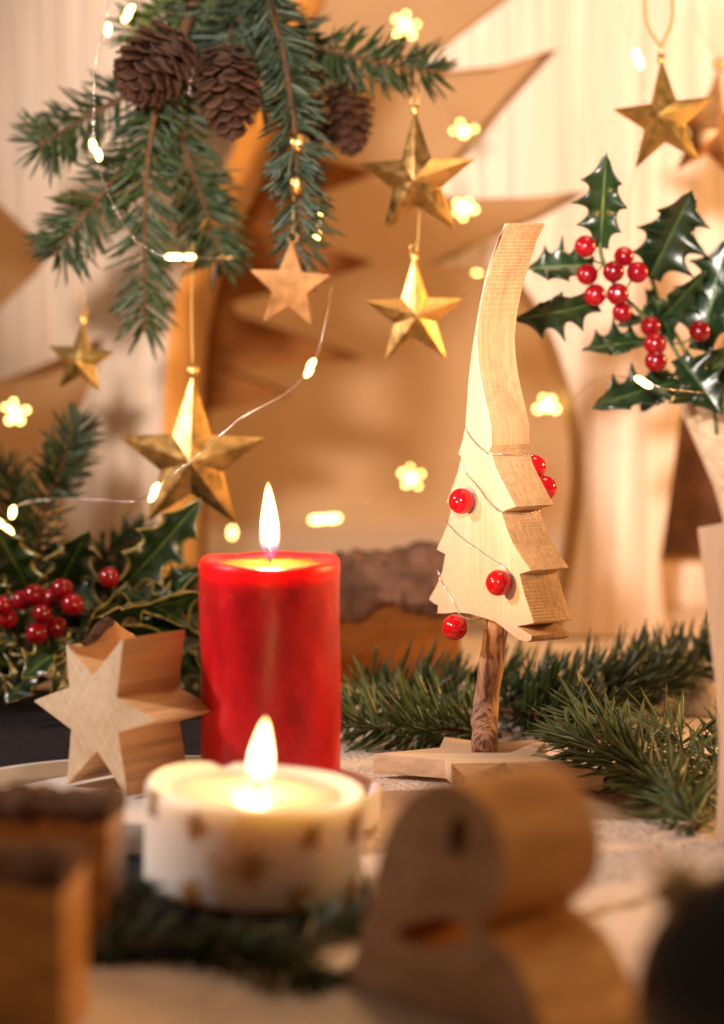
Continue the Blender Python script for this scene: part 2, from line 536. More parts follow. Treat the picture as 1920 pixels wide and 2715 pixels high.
A_ = [(425, 1690), (428, 1400), (430, 1150), (445, 900), (468, 780), (500, 680), (545, 570), (590, 480), (640, 330), (690, 150), (760, 0), (820, -140),
      (-260, -140), (-260, 400), (0, 545), (80, 620), (140, 660), (90, 730), (0, 815), (-260, 930), (-260, 1045), (0, 1010), (110, 970), (270, 895),
      (262, 960), (205, 1100), (172, 1250), (155, 1690)]
standing_slab('wooden_tree_slab', A_, (300, 1600), 1.92, R(-24), 0.062, [M['pine'], M['pine_side_lit']],
              'large pale pine tree cutout at the left, trunk behind the largest gold star', 'wooden tree', 'large wooden tree cutouts in the background')
C_ = [(440, 1660), (535, 1660), (540, 1095), (768, 1047), (640, 1000), (585, 982), (957, 952), (780, 890), (620, 835), (600, 806), (850, 745), (989, 697),
      (800, 640), (720, 560), (880, 500), (1000, 455), (860, 420), (740, 300), (800, 150), (440, 150)]
standing_slab('wooden_tree_slab', C_, (490, 1600), 2.01, R(-4), 0.03, [M['amber_wood'], M['amber_wood']],  # darker amber wood puts this tree's shade into its colour
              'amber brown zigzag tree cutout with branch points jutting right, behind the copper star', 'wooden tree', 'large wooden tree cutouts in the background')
B_ = [(1480, 1690), (1525, 1480), (1548, 1300), (1545, 1180), (1520, 1060), (1480, 930), (1430, 820), (1380, 745), (1290, 722), (1160, 705), (1280, 640), (1430, 580), (1555, 510),
      (1400, 526), (1215, 530), (1150, 510), (1300, 330), (1478, 130), (1330, 176), (1195, 190), (1115, 172), (1345, 0), (1520, -140),
      (2250, -140), (2250, 650), (2050, 760), (1930, 880), (1845, 1000), (1802, 1120), (1785, 1250), (1752, 1480), (1765, 1690)]
standing_slab('wooden_tree_slab', B_, (1620, 1600), 1.90, R(6), 0.055, [M['pine'], M['pine_side_lit']],
              'large pale pine tree cutout at the right, behind the holly and gold star', 'wooden tree', 'large wooden tree cutouts in the background')
E_ = [(1728, 1680), (1730, 1492), (2050, 1492), (2050, 1680)]
standing_slab('low_board', E_, (1800, 1650), 2.05, R(4), 0.03, [M['pine'], M['pine_side_lit']],
              'low pale wooden board standing right of the right tree trunk', 'board')

G_ = [(1715, 1690), (1715, 1085), (2080, 1085), (2080, 1690)]  # dark board added in place of the wall shade beside the trunk
standing_slab('shade_board', G_, (1800, 1650), 2.16, R(3), 0.02, [M['bark'], M['bark']],
              'dark brown board added for the wall shade behind the wooden vase', 'shade board')

# bark covered split log behind the red candle
lo = P(1050, 1690, 1.74); lo.z = 0
lg = empty('split_log', lo, R(4)); tag(lg, 'split log with rough dark bark on top, behind the red candle', 'log')
random.seed(5)


def lumpy(profile, x0, x1, nx, amp, ends=True, seed=1):
    rnd = random.Random(seed); V = []; Fc = []; n = len(profile)
    ph = [rnd.uniform(0, 6.28) for _ in range(12)]
    for i in range(nx + 1):
        x = x0 + (x1 - x0) * i / nx
        s = 1.0 - 0.10 * abs(2 * i / nx - 1) ** 3
        for k, (y, z) in enumerate(profile):
            d = sum(math.sin(x * (70 + 45 * q) + k * (0.9 + 0.6 * q) + ph[q]) / (1 + q) for q in range(5)) * amp + rnd.uniform(-amp, amp) * 0.5
            V.append((x, y * s + d * (0.7 if y < 0 else -0.7), max(0.0005, z * s + d if z > 0.004 else z)))
    for i in range(nx):
        for k in range(n):
            a = i * n + k; b = i * n + (k + 1) % n
            Fc.append((a, b, b + n, a + n))
    Fc.append(tuple(range(n))); Fc.append(tuple(range((nx + 1) * n - 1, nx * n - 1, -1)))
    return mesh(V, Fc, smooth=False)


obj('wood', lumpy([(-0.030, 0.0), (-0.024, 0.030), (-0.020, 0.056), (0.03, 0.058), (0.035, 0.0)], -0.040, 0.040, 14, 0.0012, seed=2), M['amber_wood'], lg)
bk = lumpy([(-0.034, 0.046), (-0.040, 0.054), (-0.038, 0.064), (-0.028, 0.076), (-0.010, 0.084), (0.012, 0.084), (0.030, 0.076), (0.040, 0.060), (0.034, 0.046), (0.0, 0.050)],
           -0.047, 0.047, 40, 0.0035, seed=3)
obj('bark', bk, M['bark'], lg)

# ------------------------------------------------------------------ fairy lights
capsule = ball(0.0021, 0.0021, 0.0040, 14, 10, 'led_bulb')


def twisted(path, amp=0.00032, pitch=0.007, r=0.00018):
    dense = []; acc = 0.0; parts = [[], []]
    for i, p in enumerate(path):
        if i: acc += (p - path[i - 1]).length
        t = (path[min(i + 1, len(path) - 1)] - path[max(i - 1, 0)]).normalized()
        u = t.orthogonal().normalized(); b = t.cross(u)
        a = 2 * math.pi * acc / pitch
        for s in (0, 1):
            parts[s].append(p + (u * math.cos(a + s * math.pi) + b * math.sin(a + s * math.pi)) * amp)
    return merge([tube_data(q, r, 5) for q in parts])


def fairy(label, wires, bulbs, mat):
    """wires: lists of (px,py,D); bulbs: (px,py,D,angle,count)"""
    O = P(*wires[0][0]); r = empty('fairy_light_string', O); tag(r, label, 'string light', 'strings of fairy lights')
    for wpts in wires:
        path = spline([P(*q) for q in wpts], 60)
        obj('wire', mesh(*twisted(local(path, O))), M['wire'], r)
    for (px, py, D, ang, cnt) in bulbs:
        c = P(px, py, D) - O
        if cnt == 'flower':
            random.seed(int(px * 7 + py))
            rot = math.radians(ang)
            lb = empty('led_cluster', c); lb.parent = r
            obj('led_bulb', capsule, mat, lb, (0, 0, 0), (R(90), 0, 0)).scale = (1.5, 1.5, 0.8)
            lost = random.choice((-1, -1, 0, 2, 3)); kk = random.uniform(0.85, 1.1)
            for k in range(5):
                if k == lost: continue
                a = rot + 2 * math.pi * k / 5 + random.uniform(-0.2, 0.2); q = 0.0080 * kk * random.uniform(0.75, 1.08)
                o = obj('led_bulb', capsule, mat, lb, (q * math.cos(a), random.uniform(-0.001, 0.001), q * math.sin(a)), (R(90), 0, 0))
                u_ = random.uniform(0.6, 1.05); o.scale = (u_, u_, 0.5)
        else:
            n = cnt; d = Vector((math.sin(R(ang)), 0, math.cos(R(ang))))
            for k in range(n):
                q = c + d * (0.0052 * (k - (n - 1) / 2)) + Vector((0.0008 * (-1) ** k, 0, 0))
                obj('led_bulb', capsule, mat, r, q, (0, R(ang), 0))
    return r


fairy('silver wire fairy lights trailing over the hanging left fir branch',
      [[(290, -40, 1.60), (285, 40, 1.60), (256, 160, 1.59), (250, 300, 1.585), (254, 400, 1.58), (285, 510, 1.58), (340, 615, 1.58), (400, 665, 1.58), (470, 682, 1.58), (545, 684, 1.60), (620, 682, 1.63)],
       [(300, -40, 1.64), (330, 60, 1.64), (470, 130, 1.62), (520, 150, 1.60), (500, 240, 1.60), (520, 255, 1.60)]],
      [(283, 78, 1.60, 5, 1), (254, 398, 1.58, -14, 2), (475, 681, 1.58, 90, 3), (340, 36, 1.64, 40, 2), (838, 600, 1.66, 5, 3)], M['led'])
fairy('silver wire fairy lights curving across the largest gold star',
      [[(880, 760, 1.60), (868, 830, 1.58), (850, 910, 1.57), (822, 978, 1.56), (755, 1045, 1.55), (640, 1108, 1.54), (590, 1150, 1.54), (515, 1218, 1.53), (445, 1265, 1.53), (408, 1307, 1.54), (335, 1330, 1.56), (200, 1322, 1.58), (60, 1335, 1.60), (10, 1390, 1.60), (-60, 1400, 1.6)]],
      [(822, 976, 1.56, 35, 2), (409, 1305, 1.53, 35, 2), (30, 1358, 1.60, 10, 1), (12, 1398, 1.60, -40, 2)], M['led'])
fairy('far blurred string of star shaped lights hanging before the tan backdrop',
      [[(1085, -60, 2.0), (1078, 68, 1.97), (1130, 200, 1.97), (1230, 350, 1.95), (1250, 450, 1.95), (1230, 552, 1.95), (1268, 718, 2.0), (1360, 900, 1.98), (1450, 1077, 1.95), (1330, 1190, 1.98), (1092, 1268, 1.95), (980, 1330, 1.97), (862, 1376, 1.95), (720, 1400, 1.98), (613, 1412, 1.98)],
       [(60, 1000, 1.88), (40, 1090, 1.86), (-50, 1150, 1.86)]],
      [(1075, 66, 1.97, 80, 'flower'), (1230, 350, 1.95, 100, 'flower'), (1230, 552, 1.95, 60, 'flower'), (1268, 718, 2.0, 70, 1), (1450, 1077, 1.95, 45, 'flower'),
       (1092, 1268, 1.95, 88, 'flower'), (862, 1376, 1.95, 86, 4), (613, 1412, 1.98, 0, 1), (40, 1092, 1.86, 15, 'flower')], M['led_far'])
fairy('silver wire fairy lights running down through the right holly',
      [[(1648, -30, 1.72), (1650, 50, 1.72), (1672, 105, 1.72), (1692, 155, 1.72), (1705, 260, 1.74), (1690, 400, 1.74), (1670, 520, 1.7), (1665, 640, 1.66)],
       [(1520, 1055, 1.70), (1592, 1000, 1.62), (1660, 1000, 1.545), (1708, 1014, 1.54), (1770, 1032, 1.54), (1850, 1040, 1.56), (1960, 1050, 1.58)]],
      [(1692, 155, 1.72, -10, 2), (1706, 1013, 1.538, 115, 2), ], M['led'])

# ------------------------------------------------------------------ hanging ornaments


def star_mesh(Rr, inner, depth, bev=0.0005, stretch=None):
    bm = bmesh.new(); rim = []
    for k in range(10):
        a = math.pi / 2 + k * math.pi / 5; q = Rr if k % 2 == 0 else Rr * inner
        if stretch and k == 0: q *= stretch
        rim.append(bm.verts.new((q * math.cos(a), 0, q * math.sin(a))))
    f = bm.verts.new((0, -depth, 0)); b = bm.verts.new((0, depth, 0))
    for k in range(10):
        bm.faces.new((rim[k], rim[(k + 1) % 10], f)); bm.faces.new((rim[(k + 1) % 10], rim[k], b))
    bmesh.ops.recalc_face_normals(bm, faces=bm.faces)
    bevel(bm, bev, 2, 8)
    return finish(bm, 'star', 22)


def star(px, py, D, Rpx, label, mat, yaw=0, roll=0, pitch=0, inner=0.40, depth=0.22, thread_to=None, flat=False, stretch=1.12, cap='cap', rope=False):
    c = P(px, py, D); Rr = Rpx * D / F
    r = empty('star_ornament', c); tag(r, label, 'star ornament', 'star ornaments hanging from the branches')
    r.rotation_euler = (R(pitch), R(roll), R(yaw))
    if flat:
        pts = []
        for k in range(10):
            a = math.pi / 2 + k * math.pi / 5; q = Rr if k % 2 == 0 else Rr * inner
            pts.append((q * math.cos(a), q * math.sin(a)))
        obj('star_body', slab(pts, Rr * 0.16, 0.0006), mat, r, (0, -Rr * 0.08, 0))
    else:
        obj('star_body', star_mesh(Rr, inner, Rr * depth, 0.00045, stretch), mat, r)
    top = Rr * (1.0 if flat else stretch)
    if cap == 'cap':
        cp = obj('cap', lathe([(0, 0), (0.0022, 0), (0.0024, 0.0012), (0.0021, 0.0045), (0.0012, 0.0056), (0, 0.0058)], 16), M['gold'], r, (0, 0, top - 0.0035))
        ringp = [Vector((0.0022 * math.sin(t), 0, 0.0075 + 0.0022 * math.cos(t))) for t in [i * math.pi / 8 for i in range(17)]]
        obj('ring', tube(ringp, 0.00045, 6), M['gold'], cp)
        th = top + 0.0062
    elif cap == 'ball':
        cp = obj('cap', ball(0.0042), M['gold'], r, (0, 0, top + 0.001)); th = top + 0.005
    else:
        ringp = [Vector((0.0032 * math.sin(t), 0, 0.0028 + 0.0032 * math.cos(t))) for t in [i * math.pi / 8 for i in range(17)]]
        obj('ring', tube(ringp, 0.0007, 6), mat, r, (0, 0, top - 0.001)); th = top + 0.005
    if thread_to:
        r_m = Matrix.LocRotScale(c, r.rotation_euler, None)
        pts = [Vector((0, 0, th))] + [r_m.inverted() @ P(*q) for q in thread_to]
        if rope:
            e = r_m.inverted() @ P(*thread_to[-1])
            for s in (-1, 1):
                path = spline([Vector((0, 0, th)), Vector((0.0075 * s, 0, th + 0.014)), Vector((0.0085 * s, 0, th + 0.032)), Vector((0.007 * s, 0, th + 0.06))], 40)
                obj('thread', mesh(*twisted(path, 0.0006, 0.0042, 0.0006)), M['thread'], r)
        else:
            obj('thread', tube(spline(pts, 6), 0.00035, 5), M['thread'], r)
    return r


star(215, 955, 1.66, 100, 'small shiny gold star hanging at far left', M['bright_gold'], yaw=-14, roll=4, depth=0.36, inner=0.44, thread_to=[(218, 740, 1.66), (160, 660, 1.66)])
star(508, 1222, 1.60, 210, 'largest gold star, hanging at left above the red candle', M['gold'], yaw=0, roll=1, inner=0.42, depth=0.24, thread_to=[(508, 800, 1.61), (512, 640, 1.63)], cap='ball')
star(770, 760, 1.60, 122, 'flat copper coloured wooden star on a beaded string', M['copper'], yaw=-22, roll=3, inner=0.42, flat=True, cap='ring',
     thread_to=[(780, 500, 1.60), (790, 380, 1.60), (770, 200, 1.64)])
star(1106, 478, 1.60, 168, 'upper gold star in the middle, hanging from the fir tip', M['gold'], yaw=-12, roll=-2, depth=0.30, inner=0.41, thread_to=[(1118, 255, 1.60), (1110, 190, 1.62)])
star(1100, 838, 1.60, 143, 'lower gold star in the middle, hung under another gold star', M['gold'], yaw=8, roll=-1, depth=0.30, inner=0.42, thread_to=[(1108, 640, 1.60), (1112, 560, 1.605)])
star(1762, 318, 1.62, 150, 'bright gold star on a twisted cord at upper right', M['bright_gold'], yaw=-22, roll=-6, pitch=-8, depth=0.42, inner=0.40, thread_to=[(1765, -100, 1.64)], rope=True)

bd_ = P(792, 382, 1.592)
b0 = obj('bead', ball(0.0068), M['gold'], None, bd_); tag(b0, 'round bronze bead threaded above the copper star', 'bead', 'beads on the copper star string')
b1 = obj('bead', ball(0.0045, 0.0045, 0.0068), M['gold'], None, P(787, 490, 1.592)); tag(b1, 'elongated bronze bead between round bead and copper star', 'bead', 'beads on the copper star string')

star(1885, 345, 1.80, 150, 'bronze star with shade in its colour, half cut off by the right edge, behind the bright gold star', M['copper'], yaw=24, roll=8, depth=0.30, inner=0.42, thread_to=[(1848, 60, 1.80), (1845, -80, 1.80)], cap='ball')  # dark copper colour stands in for shade on this gold star

# ------------------------------------------------------------------ fir branches


def needles(path, side, length, count, ang=(48, 72), spread=40, width=0.0011, both=True, tip_boost=True, droop=0.12, seed=0, t0=0.03, bias=0.0):
    """flat tapering needles along a twig; side = the direction the needles comb out to"""
    rnd = random.Random(seed); V = []; Fc = []; m = len(path)
    for i in range(count):
        t = t0 + (1 - t0) * (i + rnd.random()) / count
        x = t * (m - 1); k = min(int(x), m - 2); p = path[k].lerp(path[k + 1], x - k)
        ax = (path[min(k + 2, m - 1)] - path[max(k - 1, 0)]).normalized()
        s = (side - ax * side.dot(ax)).normalized(); u = ax.cross(s)
        az = rnd.gauss(bias, spread) + (180 if (both and rnd.random() < 0.5) else 0)
        if both is None: az = rnd.uniform(0, 360)
        out = s * math.cos(R(az)) + u * math.sin(R(az))
        an = R(rnd.uniform(*ang) + rnd.gauss(0, 7)) * (1.0 if t < 0.9 else 1.0 - 0.75 * (t - 0.9) / 0.1)
        d = ax * math.cos(an) + out * math.sin(an)
        if math.sin(t * 23 + seed) + 0.6 * math.sin(t * 57 + seed * 2.1) > 1.15 and rnd.random() < 0.7: continue
        L = length * rnd.uniform(0.58, 1.15) * (1.0 if t < 0.85 else 1.0 - 0.25 * (t - 0.85) / 0.15) * (0.75 + 0.25 * min(1, t / 0.12))
        bend = (ax * rnd.uniform(0.05, 0.4) + Vector((rnd.gauss(0, 0.1), rnd.gauss(0, 0.1), rnd.gauss(0, 0.1) - droop)))
        wd = d.cross(out.cross(ax)); wd = (wd if wd.length > 1e-5 else d.orthogonal()).normalized()
        wd = (Matrix.Rotation(rnd.uniform(-0.9, 0.9), 3, d) @ wd)
        nn = d.cross(wd).normalized(); w_ = width * rnd.uniform(0.8, 1.15)
        base = len(V)
        for (f, ww) in ((0.0, 0.55), (0.4, 1.0), (0.8, 0.85)):
            q = p + d * (L * f) + bend * (L * 0.35 * f * f)
            V += [q + wd * w_ * ww, q + nn * w_ * 0.34 * ww, q - wd * w_ * ww, q - nn * w_ * 0.34 * ww]
        V.append(p + d * L + bend * (L * 0.35))
        for g in (0, 4):
            for c in range(4):
                Fc.append((base + g + c, base + g + (c + 1) % 4, base + g + 4 + (c + 1) % 4, base + g + 4 + c))
        for c in range(4):
            Fc.append((base + 8 + c, base + 8 + (c + 1) % 4, base + 12))
    return mesh(V, Fc)


def twig(root, O, pts, rad, side, length, count, mat, **kw):
    path = local(spline(pts, 10), O)
    n = len(path); rr = [rad * (1 - 0.65 * i / (n - 1)) for i in range(n)]
    tw = obj('twig', tube(path, rr, 8), M['twig_bark'], root)
    nd = obj('needles', needles(path, side, length, count, **kw), mat, tw)
    nd['kind'] = 'stuff'
    # bud at the tip
    bd2 = obj('bud', ball(rad * 0.8, rad * 0.8, rad * 1.4, 10, 8), M['twig_bark'], tw, path[-1])
    return tw


X = Vector((1, 0, 0)); Z = Vector((0, 0, 1)); Y = Vector((0, 1, 0))
# left hanging fan
O = P(470, 150, 1.64)
fb = empty('fir_branch', O); tag(fb, 'hanging fir branch fanning out to the left below the pine cones', 'fir branch', 'fir branches hanging from above')
cc = [((460, 150), (331, 254), (245, 300), (180, 340), (140, 368), (112, 380)), ((470, 200), (378, 384), (300, 480), (235, 560), (180, 630), (150, 668)),
      ((440, 170), (414, 272), (392, 430), (384, 591), (384, 740), (384, 868)), ((450, 180), (470, 330), (520, 480), (560, 600), (585, 690))]
for i, (pts, D, ln, cnt) in enumerate(((cc[0], 1.645, 0.026, 170), (cc[1], 1.63, 0.0265, 215), (cc[2], 1.62, 0.027, 250), (cc[3], 1.66, 0.028, 290))):
    pp = [P(x, y, D + 0.012 * math.sin(k + i)) for k, (x, y) in enumerate(pts)]
    dr = (pp[-1] - pp[0]).normalized(); sd = dr.cross(Y).normalized()
    twig(fb, O, pp, 0.0022, sd, ln, cnt, M['fir'], spread=26, seed=20 + i, droop=0.05, width=0.0012)
obj('bough', tube(local(spline([P(560, -140, 1.66), P(510, 20, 1.65), P(465, 150, 1.645), P(440, 220, 1.635)], 8), O), [0.0042 - 0.00006 * i for i in range(25)], 8), M['twig_bark'], fb)
# middle hanging branch with the right arm
O = P(700, -40, 1.62)
fb = empty('fir_branch', O); tag(fb, 'bluish fir branch hanging down the middle with one arm reaching right', 'fir branch', 'fir branches hanging from above')
cc = [((700, -60), (735, 80), (757, 177), (778, 320), (787, 430), (795, 560), (805, 690)), ((700, 20), (810, 110), (900, 140), (1000, 165), (1080, 180), (1150, 188)),
      ((690, -60), (640, 40), (600, 110), (570, 190)), ((690, -90), (600, -20), (520, 60), (470, 130)), ((660, -80), (520, -10), (430, 50), (365, 95)),
      ((700, -40), (690, 60), (700, 150), (690, 260)), ((740, 100), (800, 190), (840, 280), (850, 370))]
for i, (pts, D, ln, cnt, mt) in enumerate(((cc[0], 1.60, 0.025, 380, 'fir_blue'), (cc[1], 1.635, 0.024, 190, 'fir'), (cc[2], 1.65, 0.026, 200, 'fir_blue'), (cc[3], 1.66, 0.026, 220, 'fir_blue'),
                                           (cc[4], 1.66, 0.025, 150, 'fir_sharp'), (cc[5], 1.66, 0.026, 190, 'fir'), (cc[6], 1.68, 0.021, 110, 'fir'))):
    pp = [P(x, y, D + 0.010 * math.sin(k * 1.3 + i)) for k, (x, y) in enumerate(pts)]
    dr = (pp[-1] - pp[0]).normalized(); sd = dr.cross(Y).normalized()
    twig(fb, O, pp, 0.0024 if i == 0 else 0.0018, sd, ln, cnt, M[mt], spread=38 if i in (0, 5) else 32, seed=40 + i, droop=0.04, width=0.0013)

# ------------------------------------------------------------------ pine cones


def scale_mesh():
    V = []; Fc = []; nu, nv = 4, 4
    for s in (0, 1):
        for j in range(nv + 1):
            f = j / nv; wdt = (0.25 + 0.75 * math.sin(min(1, f * 1.15) * math.pi * 0.5)) * (1 if f < 0.85 else 0.72)
            for i in range(nu + 1):
                g = (i / nu * 2 - 1)
                V.append((g * wdt * 0.5, f, 0.16 * f * f - 0.14 * g * g * f - (0.07 + 0.05 * (1 - abs(g))) * s * (0.4 + 0.6 * f) + (0.10 if f > 0.9 else 0) * (1 - g * g)))
    n = (nu + 1) * (nv + 1)
    for s in (0, 1):
        for j in range(nv):
            for i in range(nu):
                a = s * n + j * (nu + 1) + i; q = (a, a + 1, a + nu + 2, a + nu + 1)
                Fc.append(q if s == 0 else q[::-1])
    edge = [i for i in range(nu + 1)] + [j * (nu + 1) + nu for j in range(1, nv + 1)] + [nv * (nu + 1) + i for i in range(nu - 1, -1, -1)] + [j * (nu + 1) for j in range(nv - 1, 0, -1)]
    for k in range(len(edge)):
        a, b = edge[k], edge[(k + 1) % len(edge)]; Fc.append((b, a, a + n, b + n))
    return mesh(V, Fc, True, 'scale')


SC = scale_mesh(); SC.materials.append(M['cone'])


def cone(base, tip, rad, n, label, seed):
    ax = tip - base; L = ax.length
    r = empty('pine_cone', base); r.rotation_euler = ax.to_track_quat('Z', 'Y').to_euler()
    tag(r, label, 'pine cone', 'pine cones hanging among the fir')
    prof = [(0, 0), (rad * 0.3, 0.02 * L), (rad * 0.42, 0.25 * L), (rad * 0.38, 0.6 * L), (rad * 0.16, 0.85 * L), (0, 0.9 * L)]
    obj('core', lathe(prof, 14), M['cone_core'], r)
    rnd = random.Random(seed)
    for i in range(n):
        t = (i + 0.5) / n
        a = i * 2.39996 + rnd.uniform(-0.08, 0.08)
        env = math.sin(math.pi * min(1, (t * 0.86 + 0.16))) ** 0.6
        size = rad * (0.46 + 0.30 * env)
        tilt = R(2 + 58 * t + rnd.uniform(-8, 8))
        z = L * (0.02 + 0.88 * t) - size * 0.25
        rr = rad * env * 1.05 - size * 0.92 * math.cos(tilt)
        o = bpy.data.objects.new('scale', SC); link(o, r)
        o.location = (rr * math.cos(a), rr * math.sin(a), z)
        o.rotation_euler = Matrix.Rotation(a - math.pi / 2, 4, 'Z').to_euler()
        o.rotation_euler = (Matrix.Rotation(a - math.pi / 2, 4, 'Z') @ Matrix.Rotation(tilt, 4, 'X')).to_euler()
        k = size * rnd.uniform(0.93, 1.07); o.scale = (k * 0.88, k, k * 0.55)
    return r


cone(P(470, 105, 1.60), P(335, 255, 1.585), 0.0208, 72, 'plump brown pine cone at upper left, beside the trailing wire', 1)
cone(P(590, 130, 1.595), P(620, 378, 1.585), 0.0180, 72, 'long brown pine cone hanging between the two fir branches', 2)
cone(P(900, 225, 1.665), P(935, 415, 1.66), 0.0165, 64, 'dark pine cone half hidden behind the middle fir branch', 3)

# ------------------------------------------------------------------ holly


def leaf_mesh(L, W, teeth, seed, fold=0.25, droop=0.2, spine=0.55):
    rnd = random.Random(seed); n = teeth * 10
    cols = [-1, -0.8, -0.5, -0.2, -0.06, 0, 0.06, 0.2, 0.5, 0.8, 1]; V = []; Fc = []; cr = []
    ph = rnd.uniform(0, 6)
    for j in range(n + 1):
        t = j / n
        env = math.sin(math.pi * min(1.0, 0.06 + t * 0.94)) ** 0.75 if t < 1 else 0.0
        s = (t * teeth) % 1.0
        v = abs(2 * s - 1) ** 2.4
        wd = W * 0.5 * (env * (0.62 + spine * v) + 0.02)
        if t > 0.94: wd *= max(0.05, (1 - t) / 0.06)
        for c in cols:
            ed = abs(c) ** 2
            V.append((t * L, c * wd, fold * abs(c) * wd + ed * W * 0.20 * (v - 0.3) * env + ed * W * 0.07 * math.sin(t * 9 + ph + c) - droop * L * t * t))
            cr.append(abs(c))
    m = len(cols)
    for j in range(n):
        for i in range(m - 1):
            a = j * m + i; Fc.append((a, a + m, a + m + 1, a + 1))
    me = mesh(V, Fc, True, 'leaf')
    at = me.attributes.new('cross', 'FLOAT', 'POINT'); at.data.foreach_set('value', cr)
    return me


def leaf(root, O, a, b, wpx, mat, tilt=0.0, seed=0, teeth=4, droop=0.12, fold=0.25):
    """a,b = (px,py,D) of the stalk end and the tip"""
    A = P(*a); B = P(*b); d = B - A; L = d.length
    x = d.normalized(); view = (CAM - A).normalized()
    z = (view - x * view.dot(x)).normalized(); z = Matrix.Rotation(R(tilt), 3, x) @ z; y = z.cross(x)
    me = leaf_mesh(L, wpx * a[2] / F, teeth, seed, fold, droop)
    o = obj('leaf', me, mat, root, A - O, Matrix((x, y, z)).transposed().to_euler())
    s = o.modifiers.new('thickness', 'SOLIDIFY'); s.thickness = 0.0005; s.offset = 0
    return o


def berry_mesh(rad):
    bm = bmesh.new(); bmesh.ops.create_uvsphere(bm, u_segments=22, v_segments=14, radius=rad)
    for v in bm.verts:
        if v.co.z > rad * 0.96: v.co.z -= rad * 0.07
    bm.faces.ensure_lookup_table()
    for f in bm.faces:
        if f.calc_center_median().z > rad * 0.93: f.material_index = 1
    return finish(bm, 'berry', 90)


BM = berry_mesh(0.0062); BM.materials.append(M['berry']); BM.materials.append(M['calyx'])


def berries(root, O, lst, stalk_to=None, seed=0):
    rnd = random.Random(seed)
    for (x, y, D) in lst:
        c = P(x, y, D)
        o = obj('berry', BM, None, root, c - O, (rnd.uniform(0.6, 1.9), rnd.uniform(-0.6, 0.6), rnd.uniform(-1, 1)))
        k = rnd.uniform(0.93, 1.08); o.scale = (k, k, k * rnd.uniform(0.97, 1.03))
        if stalk_to:
            q = min((P(*s) for s in stalk_to), key=lambda s: (s - c).length)
            mid = (c + q) / 2 + Vector((0, 0.002, -0.003))
            obj('stalk', tube(local(spline([q, mid, c + (q - c).normalized() * 0.005], 5), O), 0.0006, 6), M['stem'], root)


# right holly bunch
O = P(1850, 1090, 1.62)
hr = empty('holly_bunch', O); tag(hr, 'dark green holly bunch with red berries in the wooden vase', 'holly', 'bunches of holly')
stems = [[(1900, 1180, 1.62), (1840, 1040, 1.61), (1780, 910, 1.60), (1700, 830, 1.585), (1640, 770, 1.575), (1598, 690, 1.57), (1592, 640, 1.57)],
         [(1890, 1150, 1.63), (1830, 960, 1.63), (1760, 830, 1.62), (1735, 760, 1.61), (1720, 720, 1.60)],
         [(1900, 1150, 1.60), (1885, 1000, 1.60), (1870, 880, 1.60), (1890, 780, 1.61), (1905, 700, 1.61)]]
for s in stems:
    obj('stem', tube(local(spline([P(*q) for q in s], 6), O), 0.0013, 7), M['stem'], hr)
RL = [((1594, 655, 1.57), (1602, 415, 1.55), 128, -15), ((1575, 705, 1.58), (1405, 700, 1.57), 118, 30), ((1585, 800, 1.58), (1380, 862, 1.56), 125, -32),
      ((1722, 735, 1.60), (1838, 515, 1.58), 185, 18), ((1745, 850, 1.60), (1872, 735, 1.58), 105, 40), ((1860, 930, 1.60), (1915, 630, 1.59), 175, -25),
      ((1730, 905, 1.59), (1548, 915, 1.575), 112, 48), ((1810, 1010, 1.59), (1588, 1058, 1.56), 128, 28), ((1800, 950, 1.58), (1915, 1085, 1.56), 150, -20),
      ((1760, 840, 1.60), (1640, 852, 1.59), 70, 50), ((1860, 800, 1.61), (1965, 690, 1.61), 130, 10), ((1840, 1020, 1.60), (1960, 930, 1.57), 150, 30),
      ((1720, 770, 1.61), (1790, 900, 1.59), 90, -35), ((1900, 1050, 1.60), (1790, 1045, 1.565), 110, 50), ((1780, 990, 1.61), (1700, 1080, 1.60), 90, 15)]
for i, (a, b, wp, tl) in enumerate(RL):
    leaf(hr, O, a, b, wp, M['leaf'], tl, 100 + i, 4 if wp > 100 else 3, droop=0.10 + 0.04 * (i % 3), fold=0.3)
berries(hr, O, [(1552, 653, 1.555), (1655, 680, 1.57), (1557, 728, 1.56), (1627, 720, 1.555), (1690, 722, 1.56), (1578, 782, 1.565), (1638, 780, 1.555), (1650, 828, 1.56),
                (1725, 865, 1.575), (1855, 878, 1.57), (1737, 912, 1.565), (1739, 957, 1.56)], [(1600, 700, 1.57), (1640, 770, 1.575), (1700, 830, 1.585), (1780, 910, 1.60)], 3)

# wooden vase for the holly
vo = P(1965, 1100, 1.63); vo.z = 0
zt = P(1965, 1055, 1.63).z
vs_ = empty('wooden_vase', vo); tag(vs_, 'flaring turned wooden vase holding the right holly bunch', 'vase')
obj('vase_body', lathe([(0, 0), (0.034, 0), (0.035, 0.004), (0.030, 0.008), (0.012, 0.016), (0.009, 0.05), (0.010, zt - 0.075), (0.016, zt - 0.055), (0.027, zt - 0.030), (0.036, zt - 0.010), (0.038, zt - 0.001), (0.0375, zt),
                        (0.0355, zt - 0.001), (0.033, zt - 0.012), (0.024, zt - 0.032), (0.012, zt - 0.055), (0, zt - 0.06)], 56), M['base_wood'], vs_)

